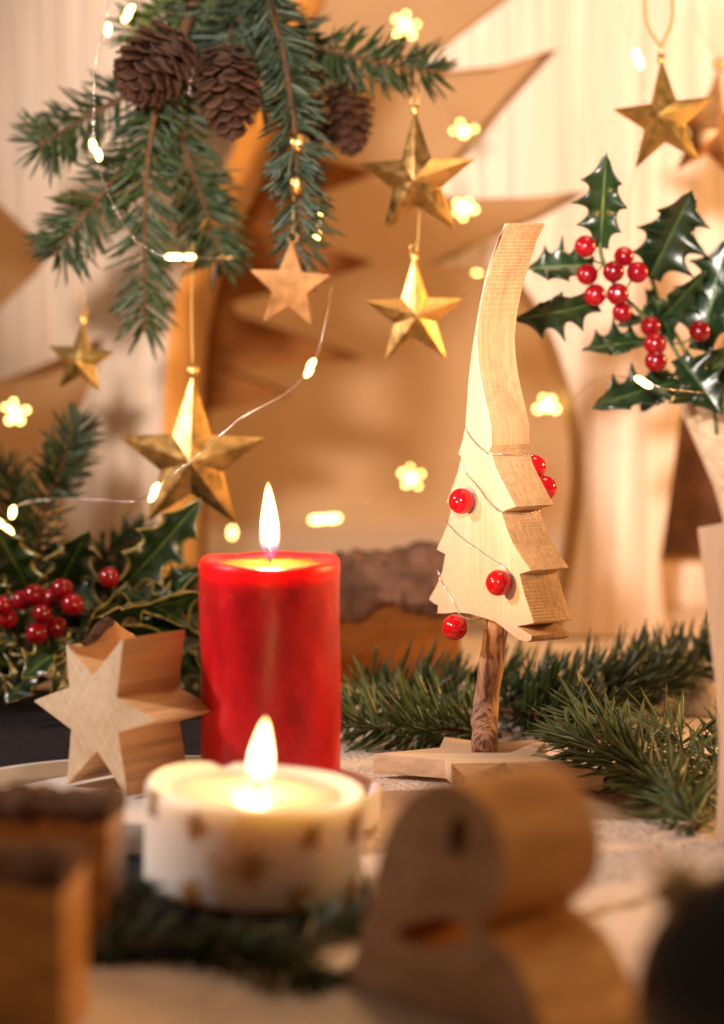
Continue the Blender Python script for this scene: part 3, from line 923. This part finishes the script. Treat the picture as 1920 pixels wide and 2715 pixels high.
# left variegated holly
O = P(230, 1760, 1.56); O.z = 0.0
hl = empty('holly_bunch', O); tag(hl, 'variegated holly with yellow leaf margins and red berries at left', 'holly', 'bunches of holly')
stems = [[(250, 1840, 1.56), (300, 1700, 1.57), (320, 1600, 1.58), (345, 1520, 1.58)], [(240, 1840, 1.56), (180, 1720, 1.58), (110, 1640, 1.58), (40, 1600, 1.58)],
         [(270, 1830, 1.57), (360, 1700, 1.57), (440, 1620, 1.57), (500, 1590, 1.58)]]
for s in stems:
    obj('stem', tube(local(spline([P(*q) for q in s], 6), O), 0.0013, 7), M['stem'], hl)
LL = [((338, 1545, 1.58), (528, 1340, 1.56), 150, 10), ((90, 1580, 1.60), (-20, 1400, 1.58), 150, -20), ((150, 1560, 1.60), (235, 1420, 1.58), 150, 20), ((250, 1610, 1.59), (140, 1480, 1.60), 110, 10),
      ((330, 1570, 1.57), (500, 1640, 1.55), 120, -45), ((330, 1620, 1.57), (530, 1600, 1.55), 130, 55), ((60, 1680, 1.57), (-40, 1540, 1.56), 120, -10),
      ((200, 1700, 1.56), (60, 1780, 1.53), 130, 40), ((230, 1680, 1.57), (360, 1560, 1.58), 110, 40), ((120, 1730, 1.56), (20, 1850, 1.53), 130, 20), ((190, 1720, 1.55), (150, 1860, 1.53), 110, -30),
      ((300, 1680, 1.57), (430, 1700, 1.55), 140, 45), ((390, 1600, 1.58), (520, 1500, 1.57), 95, -30), ((360, 1650, 1.57), (540, 1710, 1.56), 120, 30), ((60, 1640, 1.59), (-60, 1690, 1.56), 120, 10),
      ((420, 1700, 1.58), (530, 1790, 1.56), 120, 20), ((250, 1640, 1.55), (400, 1620, 1.53), 90, 62), ((40, 1780, 1.56), (-60, 1700, 1.55), 130, -20), ((350, 1740, 1.58), (470, 1850, 1.57), 140, -10)]
for i, (a, b, wp, tl) in enumerate(LL):
    leaf(hl, O, a, b, wp, M['leaf_var'], tl, 200 + i, 3 if wp < 120 else 4, droop=0.14, fold=0.3)
berries(hl, O, [(8, 1605, 1.545), (92, 1577, 1.55), (112, 1628, 1.54), (166, 1562, 1.55), (192, 1603, 1.545), (290, 1531, 1.555), (98, 1680, 1.545), (148, 1662, 1.55), (60, 1592, 1.56), (138, 1585, 1.565), (20, 1640, 1.55)],
        [(110, 1640, 1.58), (180, 1720, 1.58), (320, 1600, 1.58)], 4)

# ------------------------------------------------------------------ fir on the table
O = T(90, 1850)
fb = empty('fir_sprig', O); tag(fb, 'upright fir sprig at far left above the variegated holly', 'fir sprig', 'fir sprigs on the table')
for i, (pts, D, ln, cnt) in enumerate(((((70, 1760), (95, 1550), (120, 1350), (165, 1230), (205, 1130)), 1.63, 0.0225, 420), (((80, 1700), (180, 1560), (290, 1470), (380, 1420)), 1.66, 0.019, 260),
                                       (((60, 1600), (40, 1450), (30, 1330), (20, 1240)), 1.66, 0.022, 240), (((100, 1760), (250, 1720), (400, 1740), (520, 1790)), 1.63, 0.02, 260), (((100, 1800), (0, 1780), (-90, 1800)), 1.60, 0.02, 160),
                                       (((60, 1800), (150, 1660), (250, 1590), (330, 1540)), 1.66, 0.026, 300), (((200, 1820), (320, 1700), (430, 1620), (510, 1560)), 1.665, 0.026, 300),
                                       (((40, 1820), (20, 1680), (-20, 1560)), 1.65, 0.026, 220), (((260, 1830), (380, 1770), (470, 1740), (545, 1690)), 1.65, 0.026, 260))):
    pp = [P(x, y, D + 0.01 * math.sin(k * 1.7 + i)) for k, (x, y) in enumerate(pts)]
    sd = (pp[-1] - pp[0]).normalized().cross(Y).normalized()
    twig(fb, O, pp, 0.0018, sd, ln, cnt, M['fir'], spread=42, seed=60 + i, droop=0.05, width=0.001)


def lying(label, tw, mat, ln, width=0.001, seed=0, name='fir_sprig', spread=55, droop=-0.12, bias=0.0, ang=(45, 72)):
    O = T(*tw[0][0][0][:2]); O.z = 0
    r = empty(name, O); tag(r, label, 'fir sprig', 'fir sprigs on the table')
    for i, (pts, cnt) in enumerate(tw):
        pp = [T(x, y, z) for (x, y, z) in pts]
        dr = (pp[-1] - pp[0]).normalized(); sd = dr.cross(Z).normalized()
        twig(r, O, pp, 0.0019, sd, ln, cnt, mat, spread=spread, seed=seed + i, droop=droop, width=width, bias=bias, ang=ang)
    return r


# the sharp sprig at the right, stem end at the right front
lying('sharp glossy fir sprig lying at right, beside the tapered wooden block',
      [([(1850, 2195, 0.006), (1800, 2130, 0.010), (1730, 2060, 0.015), (1650, 2010, 0.019), (1560, 1970, 0.022), (1490, 1945, 0.022)], 330),
       ([(1800, 2130, 0.010), (1820, 2040, 0.016), (1800, 1970, 0.021), (1740, 1920, 0.024)], 170),
       ([(1830, 2160, 0.008), (1880, 2060, 0.014), (1915, 1990, 0.018), (1950, 1930, 0.02)], 160),
       ([(1730, 2060, 0.015), (1690, 1985, 0.020), (1620, 1930, 0.024), (1540, 1905, 0.026)], 180)], M['fir_sharp'], 0.032, 0.0013, 80, spread=58, ang=(28, 55))
# the sprig behind the candle
lying('fir sprig lying between the red candle and the small tree trunk',
      [([(1330, 1950, 0.006), (1200, 1935, 0.010), (1080, 1930, 0.012), (960, 1925, 0.012), (880, 1915, 0.012)], 240),
       ([(1290, 1945, 0.007), (1180, 1900, 0.012), (1060, 1880, 0.014), (950, 1860, 0.016)], 200)], M['fir_sharp'], 0.027, 0.0011, 90, spread=60, droop=-0.5)
# garland rows
lying('long fir garland along the back behind the small tree',
      [([(930, 1850, 0.010), (1080, 1840, 0.016), (1220, 1835, 0.016), (1360, 1830, 0.016), (1480, 1825, 0.016)], 330),
       ([(1340, 1865, 0.010), (1460, 1855, 0.018), (1580, 1845, 0.020), (1700, 1825, 0.022), (1800, 1800, 0.022)], 420),
       ([(1480, 1845, 0.014), (1600, 1820, 0.022), (1720, 1790, 0.026), (1820, 1760, 0.028), (1960, 1735, 0.028)], 420),
       ([(1290, 1880, 0.008), (1400, 1890, 0.014), (1500, 1900, 0.015), (1600, 1880, 0.016)], 200)], M['fir'], 0.027, 0.0014, 110, name='fir_garland', spread=75, droop=-0.8)
lying('sparse fir twig with few needles at the back right',
      [([(1960, 1800, 0.012), (1850, 1795, 0.016), (1740, 1800, 0.018), (1660, 1830, 0.014)], 90)], M['fir_sharp'], 0.026, 0.0009, 130, spread=70, droop=-0.3)
# dark sprigs in the foreground below the ivory candle
lying('dark blurred fir sprig in front of the ivory candle',
      [([(230, 2520, 0.004), (400, 2500, 0.006), (560, 2510, 0.006), (700, 2520, 0.006), (830, 2500, 0.005)], 240),
       ([(520, 2500, 0.006), (640, 2530, 0.006), (740, 2570, 0.005), (830, 2590, 0.004)], 200),
       ([(300, 2500, 0.005), (340, 2400, 0.014), (350, 2360, 0.014)], 120),
       ([(840, 2470, 0.006), (930, 2440, 0.006), (1010, 2400, 0.006)], 150)], M['fir'], 0.018, 0.0011, 140, spread=45, droop=-0.1)

# ------------------------------------------------------------------ tray, candles
tc = T(432, 2083, 0.02); tc.z = 0.0026
tr = empty('oval_tray', tc); tag(tr, 'white oval tray with a raised rim under the red candle', 'tray')
ax_, ay_ = 0.107, 0.079


def oval(profile, n=96):
    V = []; Fc = []
    for (s, z) in profile:
        for k in range(n):
            a = 2 * math.pi * k / n
            V.append(((ax_ + s) * math.cos(a), (ay_ + s) * math.sin(a), z))
    m = len(profile)
    for i in range(m - 1):
        for k in range(n):
            Fc.append((i * n + k, i * n + (k + 1) % n, (i + 1) * n + (k + 1) % n, (i + 1) * n + k))
    Fc.append(tuple(range(n - 1, -1, -1))); Fc.append(tuple(range((m - 1) * n, m * n)))
    bm = bmesh.new(); me = mesh(V, Fc); bm.from_mesh(me); return finish(bm, 'tray', 40)


obj('tray_body', oval([(-0.003, 0), (-0.001, 0.001), (0, 0.003), (0, 0.0155), (-0.0004, 0.0166), (-0.001, 0.0170), (-0.0022, 0.0170), (-0.003, 0.0166), (-0.0034, 0.0155), (-0.0055, 0.0095), (-0.008, 0.0085)]), M['ceramic'], tr)
# small printed star on the tray floor
pc = T(78, 2103, tc.z + 0.0089)
so = slab([((0.0055 if k % 2 == 0 else 0.0022) * math.cos(k * math.pi / 5 + 0.3), (0.0055 if k % 2 == 0 else 0.0022) * math.sin(k * math.pi / 5 + 0.3)) for k in range(10)], 0.0004, 0)
ps = obj('printed_star', so, M['calyx'], tr, pc - tc, (R(-90), 0, 0))
FLOOR = tc.z + 0.0087


def flame(root, base, h, rmax, power, lean=0.0):
    prof = [(0.0, 0.0), (0.30, 0.02), (0.62, 0.07), (0.86, 0.15), (1.0, 0.26), (0.98, 0.38), (0.88, 0.52), (0.70, 0.66), (0.50, 0.79), (0.30, 0.90), (0.12, 0.97), (0.0, 1.0)]
    prof = resample(prof, 3, closed=False); prof = [(max(0.0, r), z) for r, z in prof]; prof[0] = (0, 0); prof[-1] = (0, 1)
    me = lathe([(r * rmax, z * h) for r, z in prof], 28, angle=170)
    for v in me.vertices:
        f = v.co.z / h; v.co.x += lean * f * f * h
    fo = obj('flame', me, flame_mat('candle_flame', h), root, base)
    l = bpy.data.lights.new('flame_light', 'POINT'); l.energy = power; l.color = (1.0, 0.55, 0.20); l.shadow_soft_size = 0.006
    lo_ = bpy.data.objects.new('flame_light', l); link(lo_, fo); lo_.location = (0, 0, h * 0.45)
    return fo


# red pillar
rc = T(718, 2082, FLOOR); rc.z = FLOOR
rcd = empty('pillar_candle', rc); tag(rcd, 'tall red pillar candle burning on the white tray', 'candle', 'burning candles')
Hc = P(718, 1482, rc.y).z - FLOOR; Rc = 188 * rc.y / F


def wobr(r, z, a):
    k = 0.00025 * math.sin(3 * a + z * 50) + 0.0002 * math.sin(7 * a - z * 90)
    return (r + (k if r > Rc * 0.5 else 0), z + (0.0006 * math.sin(2 * a + 1) + 0.0003 * math.sin(5 * a) if z > Hc * 0.9 else 0))


wallp = [(0, 0), (Rc - 0.0015, 0), (Rc, 0.0015)] + [(Rc, 0.0015 + (Hc - 0.006) * i / 16) for i in range(1, 17)]
wallp += [(Rc - 0.0002, Hc - 0.0018), (Rc - 0.0008, Hc - 0.0006), (Rc - 0.0020, Hc), (Rc - 0.0046, Hc - 0.0003), (Rc - 0.0058, Hc - 0.0012), (Rc - 0.0072, Hc - 0.0026), (0.012, Hc - 0.0034), (0, Hc - 0.0036)]
obj('wax', lathe(wallp, 72, wobr), M['red_wax'], rcd)
obj('melt_pool', lathe([(Rc - 0.0077, 0), (Rc - 0.0085, 0.00045), (0.012, 0.0005), (0.003, 0.0007), (0, 0.0009)], 48), M['red_pool'], rcd, (0, 0, Hc - 0.0025))
wp = spline([Vector((0, 0, Hc - 0.006)), Vector((0, 0, Hc)), Vector((-0.0004, 0, Hc + 0.004)), Vector((-0.0012, 0, Hc + 0.0068))], 5)
obj('wick', tube(wp, 0.00095, 8), M['wick'], rcd)
flame(rcd, Vector((0, 0, Hc - 0.0005)), 0.0395, 0.0049, 1.45, lean=-0.02)

# ivory candle, leaning a little
ic = T(664, 2366, 0.0026); ic.z = 0.0026
D_i = ic.y; Ri = 298 * D_i / F; Hi = 0.0455
icd = empty('broad_candle', ic + Vector((0, 0, Ri * math.sin(R(4.0)) * 0.8))); icd.rotation_euler = (R(1), R(4.0), 0)
tag(icd, 'broad ivory candle with gold stars burning in the foreground', 'candle', 'burning candles')


def wobi(r, z, a):
    n_ = 0.0
    if z > Hi * 0.85 and r > Ri * 0.85:
        d = (a - 1.95 + math.pi) % (2 * math.pi) - math.pi
        n_ = -0.0026 * math.exp(-(d / 0.09) ** 2) + 0.0007 * math.sin(3 * a)
    return (r * (1 + 0.004 * math.sin(2 * a)), z + n_)


prof = [(0, 0), (Ri * 0.975 - 0.003, 0), (Ri * 0.975, 0.003)] + [(Ri * (0.975 + 0.025 * i / 8), 0.003 + (Hi - 0.006) * i / 8) for i in range(1, 9)]
prof += [(Ri - 0.0007, Hi - 0.0012), (Ri - 0.0022, Hi), (Ri - 0.0040, Hi - 0.0005), (Ri - 0.0056, Hi - 0.0012), (Ri - 0.009, Hi - 0.0024), (Ri - 0.016, Hi - 0.0034), (0.012, Hi - 0.0045), (0, Hi - 0.0050)]
obj('wax', lathe(prof, 120, wobi), M['white_wax'], icd)
obj('melt_pool', lathe([(Ri - 0.0095, 0), (Ri - 0.0105, 0.0004), (0.012, 0.0005), (0.003, 0.0008), (0, 0.001)], 48), M['ivory_pool'], icd, (0, 0, Hi - 0.0030))
wp = spline([Vector((0, 0, Hi - 0.011)), Vector((0, 0, Hi - 0.004)), Vector((0.0005, 0, Hi)), Vector((0.0016, 0, Hi + 0.002))], 5)
obj('wick', tube(wp, 0.0012, 8), M['wick'], icd)
flame(icd, Vector((0.0008, 0, Hi - 0.0015)), 0.0320, 0.0058, 0.085, lean=0.03)


def relief_star(phi, z, rs, rz):
    V = []; n = 16; Rr = Ri * (0.975 + 0.025 * z / Hi)
    for lay, off, k0 in ((0, 0.0010, 0.96), (1, -0.0012, 1.0)):
        for k in range(n):
            a = rz + 2 * math.pi * k / n; q = (rs * (1.0 if k % 4 == 0 else 0.78) if k % 2 == 0 else rs * 0.27) * k0
            u = q * math.cos(a); v = z + q * math.sin(a); f = phi + u / Rr
            V.append(((Rr + off) * math.sin(f), -(Rr + off) * math.cos(f), v))
    V.append(((Rr + 0.0014) * math.sin(phi), -(Rr + 0.0014) * math.cos(phi), z))
    Fc = [(k, (k + 1) % n, 2 * n) for k in range(n)] + [(k + n, (k + 1) % n + n, (k + 1) % n, k) for k in range(n)]
    return mesh(V, Fc, False)


for (dx, zf, rs) in ((-0.50, 0.80, 0.0095), (-0.90, 0.86, 0.009), (0.53, 0.76, 0.0098), (0.02, 0.47, 0.0135), (0.90, 0.76, 0.0095), (-0.52, 0.14, 0.0095), (0.47, 0.16, 0.0105), (0.93, 0.12, 0.009)):
    obj('star_relief', relief_star(math.asin(dx), Hi * zf, rs * 0.88, 0.2 + dx), M['gold_print'], icd)

# ------------------------------------------------------------------ wooden star
SF = [(174, 1707), (247, 1790), (328, 1689), (310, 1849), (417, 1911), (313, 1943), (340, 2118), (257, 1991), (177, 2082), (188, 1934), (87, 1858), (183, 1822)]
so_ = T(340, 2118, FLOOR); a_s = R(-43)
ol = trace(SF, so_, a_s)
ol[8] = (ol[8][0], 0.0); ol[6] = (ol[6][0], 0.0)
ws = empty('wooden_star', so_, a_s); tag(ws, 'thick six pointed wooden star standing on the tray left of the candle', 'wooden star')


def rounded(ol, r=0.0016):
    out = []; n = len(ol)
    for i in range(n):
        p0, p1, p2 = Vector(ol[i - 1]), Vector(ol[i]), Vector(ol[(i + 1) % n])
        a = (p0 - p1).normalized(); b = (p2 - p1).normalized()
        if i % 2 == 0:
            out += [tuple(p1 + a * r), tuple(p1 + (a + b) * r * 0.28), tuple(p1 + b * r)]
        else:
            out.append(tuple(p1))
    return out


obj('star_body', slab(rounded(ol), 0.042, 0.0006, side_mat=True), [M['star_face'], M['star_side_lit']], ws)
# saw marks scratched over the face are thin raised ridges of lighter wood
# natural bark knob on the upper left point
x0, z0 = ol[0]


def loft(y0, y1, lo_a, hi_a, off, seg=18, nb=12):
    """the natural rounded edge on top of the point, front to back"""
    V = []; Fc = []
    for i in range(seg + 1):
        y = y0 + (y1 - y0) * i / seg; f = y / 0.042
        hgt = 0.0008 + 0.0105 * math.exp(-((f - 0.62) / 0.26) ** 2) * (1 + 0.06 * math.sin(f * 30))
        hw = 0.0035 + 0.0065 * math.exp(-((f - 0.6) / 0.38) ** 2)
        cx = x0 + 0.0035 + 0.0012 * math.sin(f * 7)
        for k in range(nb + 1):
            a = R(lo_a + (hi_a - lo_a) * k / nb)
            V.append((cx - math.cos(a) * (hw + off), y, z0 - 0.0135 + math.sin(a) * (hgt + 0.0125 + off) + off * 0.3 * math.sin(i * 1.7 + k * 2.3)))
    m = nb + 1
    for i in range(seg):
        for k in range(nb):
            Fc.append((i * m + k, i * m + k + 1, (i + 1) * m + k + 1, (i + 1) * m + k))
    Fc.append(tuple(range(m))); Fc.append(tuple(range(seg * m + m - 1, seg * m - 1, -1)))
    return mesh(V, Fc)


obj('knob', loft(0.0005, 0.0415, -20, 200, 0.0), M['star_side_lit'], ws)
obj('bark_patch', loft(0.006, 0.027, 48, 118, 0.0009), M['bark_knob'], ws)

# ------------------------------------------------------------------ little wooden tree
TF = [(1338, 591), (1318, 640), (1300, 686), (1284, 740), (1271, 804), (1258, 880), (1249, 940), (1241, 1010), (1237, 1070), (1233, 1130), (1225, 1170), (1214, 1205), (1222, 1210),
      (1212, 1255), (1198, 1295), (1183, 1331), (1198, 1340), (1188, 1385), (1172, 1425), (1156, 1457), (1180, 1470), (1172, 1515), (1156, 1555), (1136, 1588), (1146, 1598), (1161, 1606), (1159, 1627),
      (1185, 1627), (1208, 1624), (1245, 1628), (1279, 1638), (1310, 1648), (1330, 1662), (1352, 1680), (1374, 1697), (1397, 1703), (1408, 1698), (1410, 1686), (1398, 1678), (1372, 1661),
      (1416, 1653), (1407, 1625), (1392, 1580), (1377, 1523), (1409, 1513), (1385, 1480), (1360, 1440), (1345, 1405), (1329, 1357), (1369, 1344), (1345, 1300), (1326, 1262), (1313, 1235), (1306, 1208),
      (1296, 1199), (1304, 1180), (1303, 1130), (1294, 1085), (1285, 1048), (1275, 1000), (1268, 950), (1265, 900), (1270, 840), (1280, 785), (1291, 739), (1310, 680), (1325, 632), (1345, 593)]
to = P(1410, 1640, 1.40); a_t = R(-60)
ol = trace(TF, to, a_t)
tb = T(1285, 1993, 0.0125); tb.z = 0.0012
wt = empty('wooden_tree', tb, 0.0)
tag(wt, 'small leaning wooden fir tree with red beads, standing on a flat star', 'wooden tree')
ex_t, n_t = frame(a_t)
obj('body', slab(ol, 0.0245, 0.0007, side_mat=True), [M['tree_face'], M['tree_side_shaded']], wt, to - tb, (0, 0, a_t))


def on_face(px, py, off=0.0):
    d = ray(px, py); t = (to - CAM).dot(n_t) / d.dot(n_t)
    return CAM + d * t - n_t * off


def on_side(px, py, D=None):
    """a point on the narrow edge, given the face pixel of its ridge"""
    return None


# trunk: a peeled twig
tp = spline([T(1285, 1995, 0.012), P(1288, 1880, 1.4545), P(1303, 1760, 1.4535), P(1318, 1650, 1.4525), P(1322, 1610, 1.452)], 8)
nt_ = len(tp)
tv, tf = tube_data(local(tp, tb), [0.0072 - 0.0008 * i / nt_ + 0.0003 * math.sin(i * 0.9) for i in range(nt_)], 18)
trunk = obj('trunk', mesh(tv, tf), None, wt)
mt, nt, b = nm('peeled_twig')
c1 = ramp(nt, noise(nt, coords(nt, (240, 240, 45)), 1, 5, 0.65), [(0.42, (0.12, 0.05, 0.025)), (0.52, (0.42, 0.23, 0.13)), (0.75, (0.56, 0.33, 0.20))])
nt.links.new(c1, b.inputs['Base Color']); b.inputs['Roughness'].default_value = 0.75
bump(nt, b, noise(nt, coords(nt, (300, 300, 60)), 1, 4), 0.5, 0.001)
trunk.data.materials.append(mt)
kn = ball(0.003, 0.003, 0.0075, 12, 10); obj('knot', kn, mt, wt, P(1262, 1900, 1.452) - tb, (0, R(4), 0))
# star base
bp = []
for k, (pa, q) in enumerate(((47, 0.054), (114, 0.050), (183, 0.060), (258, 0.063), (322, 0.076))):
    bp.append((q * math.cos(R(pa)), q * math.sin(R(pa))))
    nx_ = (114, 183, 258, 322, 407)[k]; am = R((pa + nx_) / 2); bp.append((0.028 * math.cos(am), 0.028 * math.sin(am)))
bs = slab(bp, 0.0105, 0.0007, side_mat=False)
obj('star_base', bs, M['base_wood'], wt, Vector((0.0, 0.0, 0.0108)), (R(-90), 0, 0))
# beads glued on and round the tree
BD = ball(0.0071, u=28, v=18, name='bead'); BD.materials.append(M['bead'])
for (px, py) in ((1247, 1327), (1346, 1543)):
    obj('bead', BD, None, wt, on_face(px + 4, py, 0.0066) - tb)
obj('bead', BD, None, wt, P(1206, 1663, 1.447) - tb)
for (px, py, k) in ((1317, 1250, -0.0112), (1343, 1306, -0.0105)):
    obj('bead', BD, None, wt, on_face(px, py) + n_t * (0.0245 + 0.0066) + ex_t * k - tb)


def tree_wire(pts):
    path = [q - tb for q in pts]
    obj('wire', mesh(*twisted(spline(path, 26), 0.0003, 0.005, 0.00022)), M['wire'], wt)


def side_pt(px_ridge, py_ridge, f, off=0.0006):
    q = on_face(px_ridge, py_ridge); return q + n_t * (0.0245 * f) + ex_t * off


tree_wire([on_face(1234, 1130, 0.0004), on_face(1252, 1160, 0.0006), on_face(1275, 1185, 0.0006), on_face(1300, 1203, 0.0008), side_pt(1308, 1207, 0.35), side_pt(1308, 1209, 0.7), side_pt(1308, 1212, 1.0)])
tree_wire([on_face(1224, 1220, 0.0004), on_face(1240, 1255, 0.0006), on_face(1275, 1295, 0.0008), on_face(1300, 1330, 0.0008), on_face(1331, 1356, 0.0008), side_pt(1333, 1362, 0.3), side_pt(1333, 1364, 0.65), side_pt(1332, 1358, 1.0)])
tree_wire([on_face(1184, 1380, 0.0004), on_face(1215, 1415, 0.0006), on_face(1260, 1450, 0.0006), on_face(1310, 1485, 0.0007), on_face(1346, 1508, 0.0010), on_face(1350, 1530, 0.004)])
tree_wire([on_face(1163, 1512, 0.0004), on_face(1175, 1545, 0.0006), on_face(1200, 1585, 0.0006), on_face(1222, 1625, 0.0012), P(1236, 1640, 1.445), P(1262, 1643, 1.447), P(1285, 1640, 1.449), P(1312, 1646, 1.444), P(1328, 1655, 1.446)])

# ------------------------------------------------------------------ tapered wooden block at the right edge
WB = [(1848, 1398), (1862, 1520), (1880, 1680), (1897, 1830), (1905, 1960), (1902, 2080), (1895, 2235), (2120, 2300), (2130, 1395)]
wo = T(1895, 2235, 0)
wo.z = 0
ol = trace(WB, wo, R(-38)); ol = [(x, max(0.0, z)) for x, z in ol]
ol[7] = (ol[7][0], 0.0)
wb = empty('tapered_block', wo, R(-38)); tag(wb, 'tapered pale wooden block cut off by the right edge', 'wooden block')
obj('body', slab(ol, 0.03, 0.0012, side_mat=True), [M['tree_face'], M['tree_face']], wb)

# folded cream napkin behind the right sprig
nk = T(1800, 1880); nk.z = 0
V = []; Fc = []; nx, ny = 26, 14
for j in range(ny + 1):
    for i in range(nx + 1):
        u = i / nx; v = j / ny
        h = 0.016 * math.sin(math.pi * u) ** 0.6 * math.sin(math.pi * v) ** 0.7 * (1 + 0.25 * math.sin(u * 9 + v * 4)) + 0.0006
        V.append(((u - 0.5) * 0.085 + 0.004 * math.sin(v * 5), (v - 0.5) * 0.05 + 0.003 * math.sin(u * 7), h))
for j in range(ny):
    for i in range(nx):
        a = j * (nx + 1) + i; Fc.append((a, a + 1, a + nx + 2, a + nx + 1))
nko = obj('napkin', mesh(V, Fc), M['cloth'], None, nk); tag(nko, 'folded cream cloth lying behind the right fir sprig', 'cloth')

# ------------------------------------------------------------------ foreground
# scalloped brown wooden figure with an eye shaped hole
LF = [(1165, 2074), (1085, 2115), (1030, 2195), (1000, 2290), (980, 2390), (950, 2500), (910, 2610), (862, 2730), (1440, 2800), (1425, 2690), (1390, 2595), (1348, 2528), (1305, 2488), (1268, 2458),
      (1300, 2424), (1330, 2380), (1342, 2310), (1330, 2225), (1297, 2150), (1240, 2095)]
fo_ = T(1200, 2740, 0.0); fo_.z = 0
fo_ = P(1325, 2440, 0.955); fo_.z = 0
ol = trace(LF, fo_, R(-48)); ol = [(x, z) for x, z in ol]
sm = resample(ol, 5)
zlow = max(0.0, min(z for _, z in sm)); sm = [(x, max(0.0, z)) for x, z in sm]
HO = trace([(1045, 2478), (1085, 2446), (1140, 2430), (1195, 2432), (1232, 2452), (1240, 2475), (1215, 2503), (1165, 2516), (1100, 2510)], fo_, R(-48))
hs = resample(HO, 4)
fg = empty('wooden_figure', fo_, R(-48)); tag(fg, 'blurred brown wooden figure with rounded lobes and an eye shaped hole', 'wooden figure')
obj('body', slab(sm, 0.050, 0.0015, holes=[hs], side_mat=True), [M['dark_wood'], M['log_side']], fg)
kx, kz = trace([(1215, 2215)], fo_, R(-48))[0]
kme = ball(0.0048, 0.0010, 0.008, 16, 10); obj('knot', kme, M['bark_knob'], fg, (kx, 0.0, kz), (0, R(12), 0))

# two bark topped blocks at the left


def bark_block(name, right_px, top_px, D, label, width, depth, seed):
    c = P(right_px, top_px, D); h = c.z; o = empty(name, Vector((c.x, c.y, 0)), R(-6)); tag(o, label, 'wooden block', 'bark topped blocks in the foreground')
    bm = bmesh.new(); bmesh.ops.create_cube(bm, size=1)
    for v in bm.verts: v.co = Vector(((v.co.x - 0.5) * width, (v.co.y + 0.5) * depth, (v.co.z + 0.5) * (h - 0.004)))
    bevel(bm, 0.0018, 2)
    obj('body', finish(bm), [M['log_side']], o)
    rnd = random.Random(seed); n = 8
    prof = [(-0.0006, h - 0.007), (0.000, h - 0.001), (depth * 0.25, h + 0.003), (depth * 0.6, h + 0.003), (depth, h - 0.001), (depth + 0.0006, h - 0.007), (depth * 0.5, h - 0.008)]
    V = []; Fc = []; nx = 30; m = len(prof)
    for i in range(nx + 1):
        x = -width - 0.0004 + (width + 0.0008) * i / nx
        for k, (y, z) in enumerate(prof):
            V.append((x, y + rnd.uniform(-0.0008, 0.0008), z + rnd.uniform(-0.0014, 0.0014) + 0.001 * math.sin(x * 200 + k)))
    for i in range(nx):
        for k in range(m):
            Fc.append((i * m + k, i * m + (k + 1) % m, (i + 1) * m + (k + 1) % m, (i + 1) * m + k))
    Fc.append(tuple(range(m))); Fc.append(tuple(range((nx + 1) * m - 1, nx * m - 1, -1)))
    obj('bark', mesh(V, Fc, False), M['bark'], o)
    return o


bark_block('bark_block', 283, 2140, 1.07, 'amber bark topped wooden block at left, the one farther back', 0.09, 0.04, 1)
bark_block('bark_block', 165, 2305, 0.94, 'dark bark topped wooden block in the lower left corner', 0.09, 0.045, 2)

# navy glass bauble in the lower right corner
nb = P(2060, 2735, 0.84); nb.z = 0.0465
nvo = empty('glass_bauble', Vector((nb.x, nb.y, 0))); tag(nvo, 'dark navy glass bauble in the lower right corner', 'bauble')
obj('bauble_body', ball(0.046, u=48, v=32), M['navy'], nvo, (0, 0, 0.046))
cd_ = Vector((-0.66, 0.28, 0.72)).normalized()
cp = obj('cap', lathe([(0, 0), (0.0085, 0), (0.009, 0.001), (0.0085, 0.008), (0.006, 0.0095), (0, 0.010)], 24), M['straw'], nvo, Vector((0, 0, 0.046)) + cd_ * 0.0445, cd_.to_track_quat('Z', 'Y').to_euler())
ringp = [Vector((0.005 * math.sin(t), 0, 0.013 + 0.005 * math.cos(t))) for t in [i * math.pi / 8 for i in range(17)]]
obj('ring', tube(ringp, 0.0008, 6), M['gold'], cp)
# straw stems
for i, (pts, lab) in enumerate(((((1320, 2440, 0.012), (1450, 2425, 0.018), (1560, 2415, 0.016), (1700, 2400, 0.010)), 'thin straw stalk behind the brown wooden figure'),
                                (((1500, 2460, 0.006), (1620, 2410, 0.012), (1760, 2370, 0.016), (1850, 2320, 0.018)), 'thin straw stalk running up to the navy bauble'))):
    pp = [T(*q) for q in pts]; O = pp[0].copy()
    tag(obj('straw_stalk', tube(local(spline(pp, 8), O), 0.0009, 6), M['straw'], None, O), lab, 'straw', 'straw stalks')
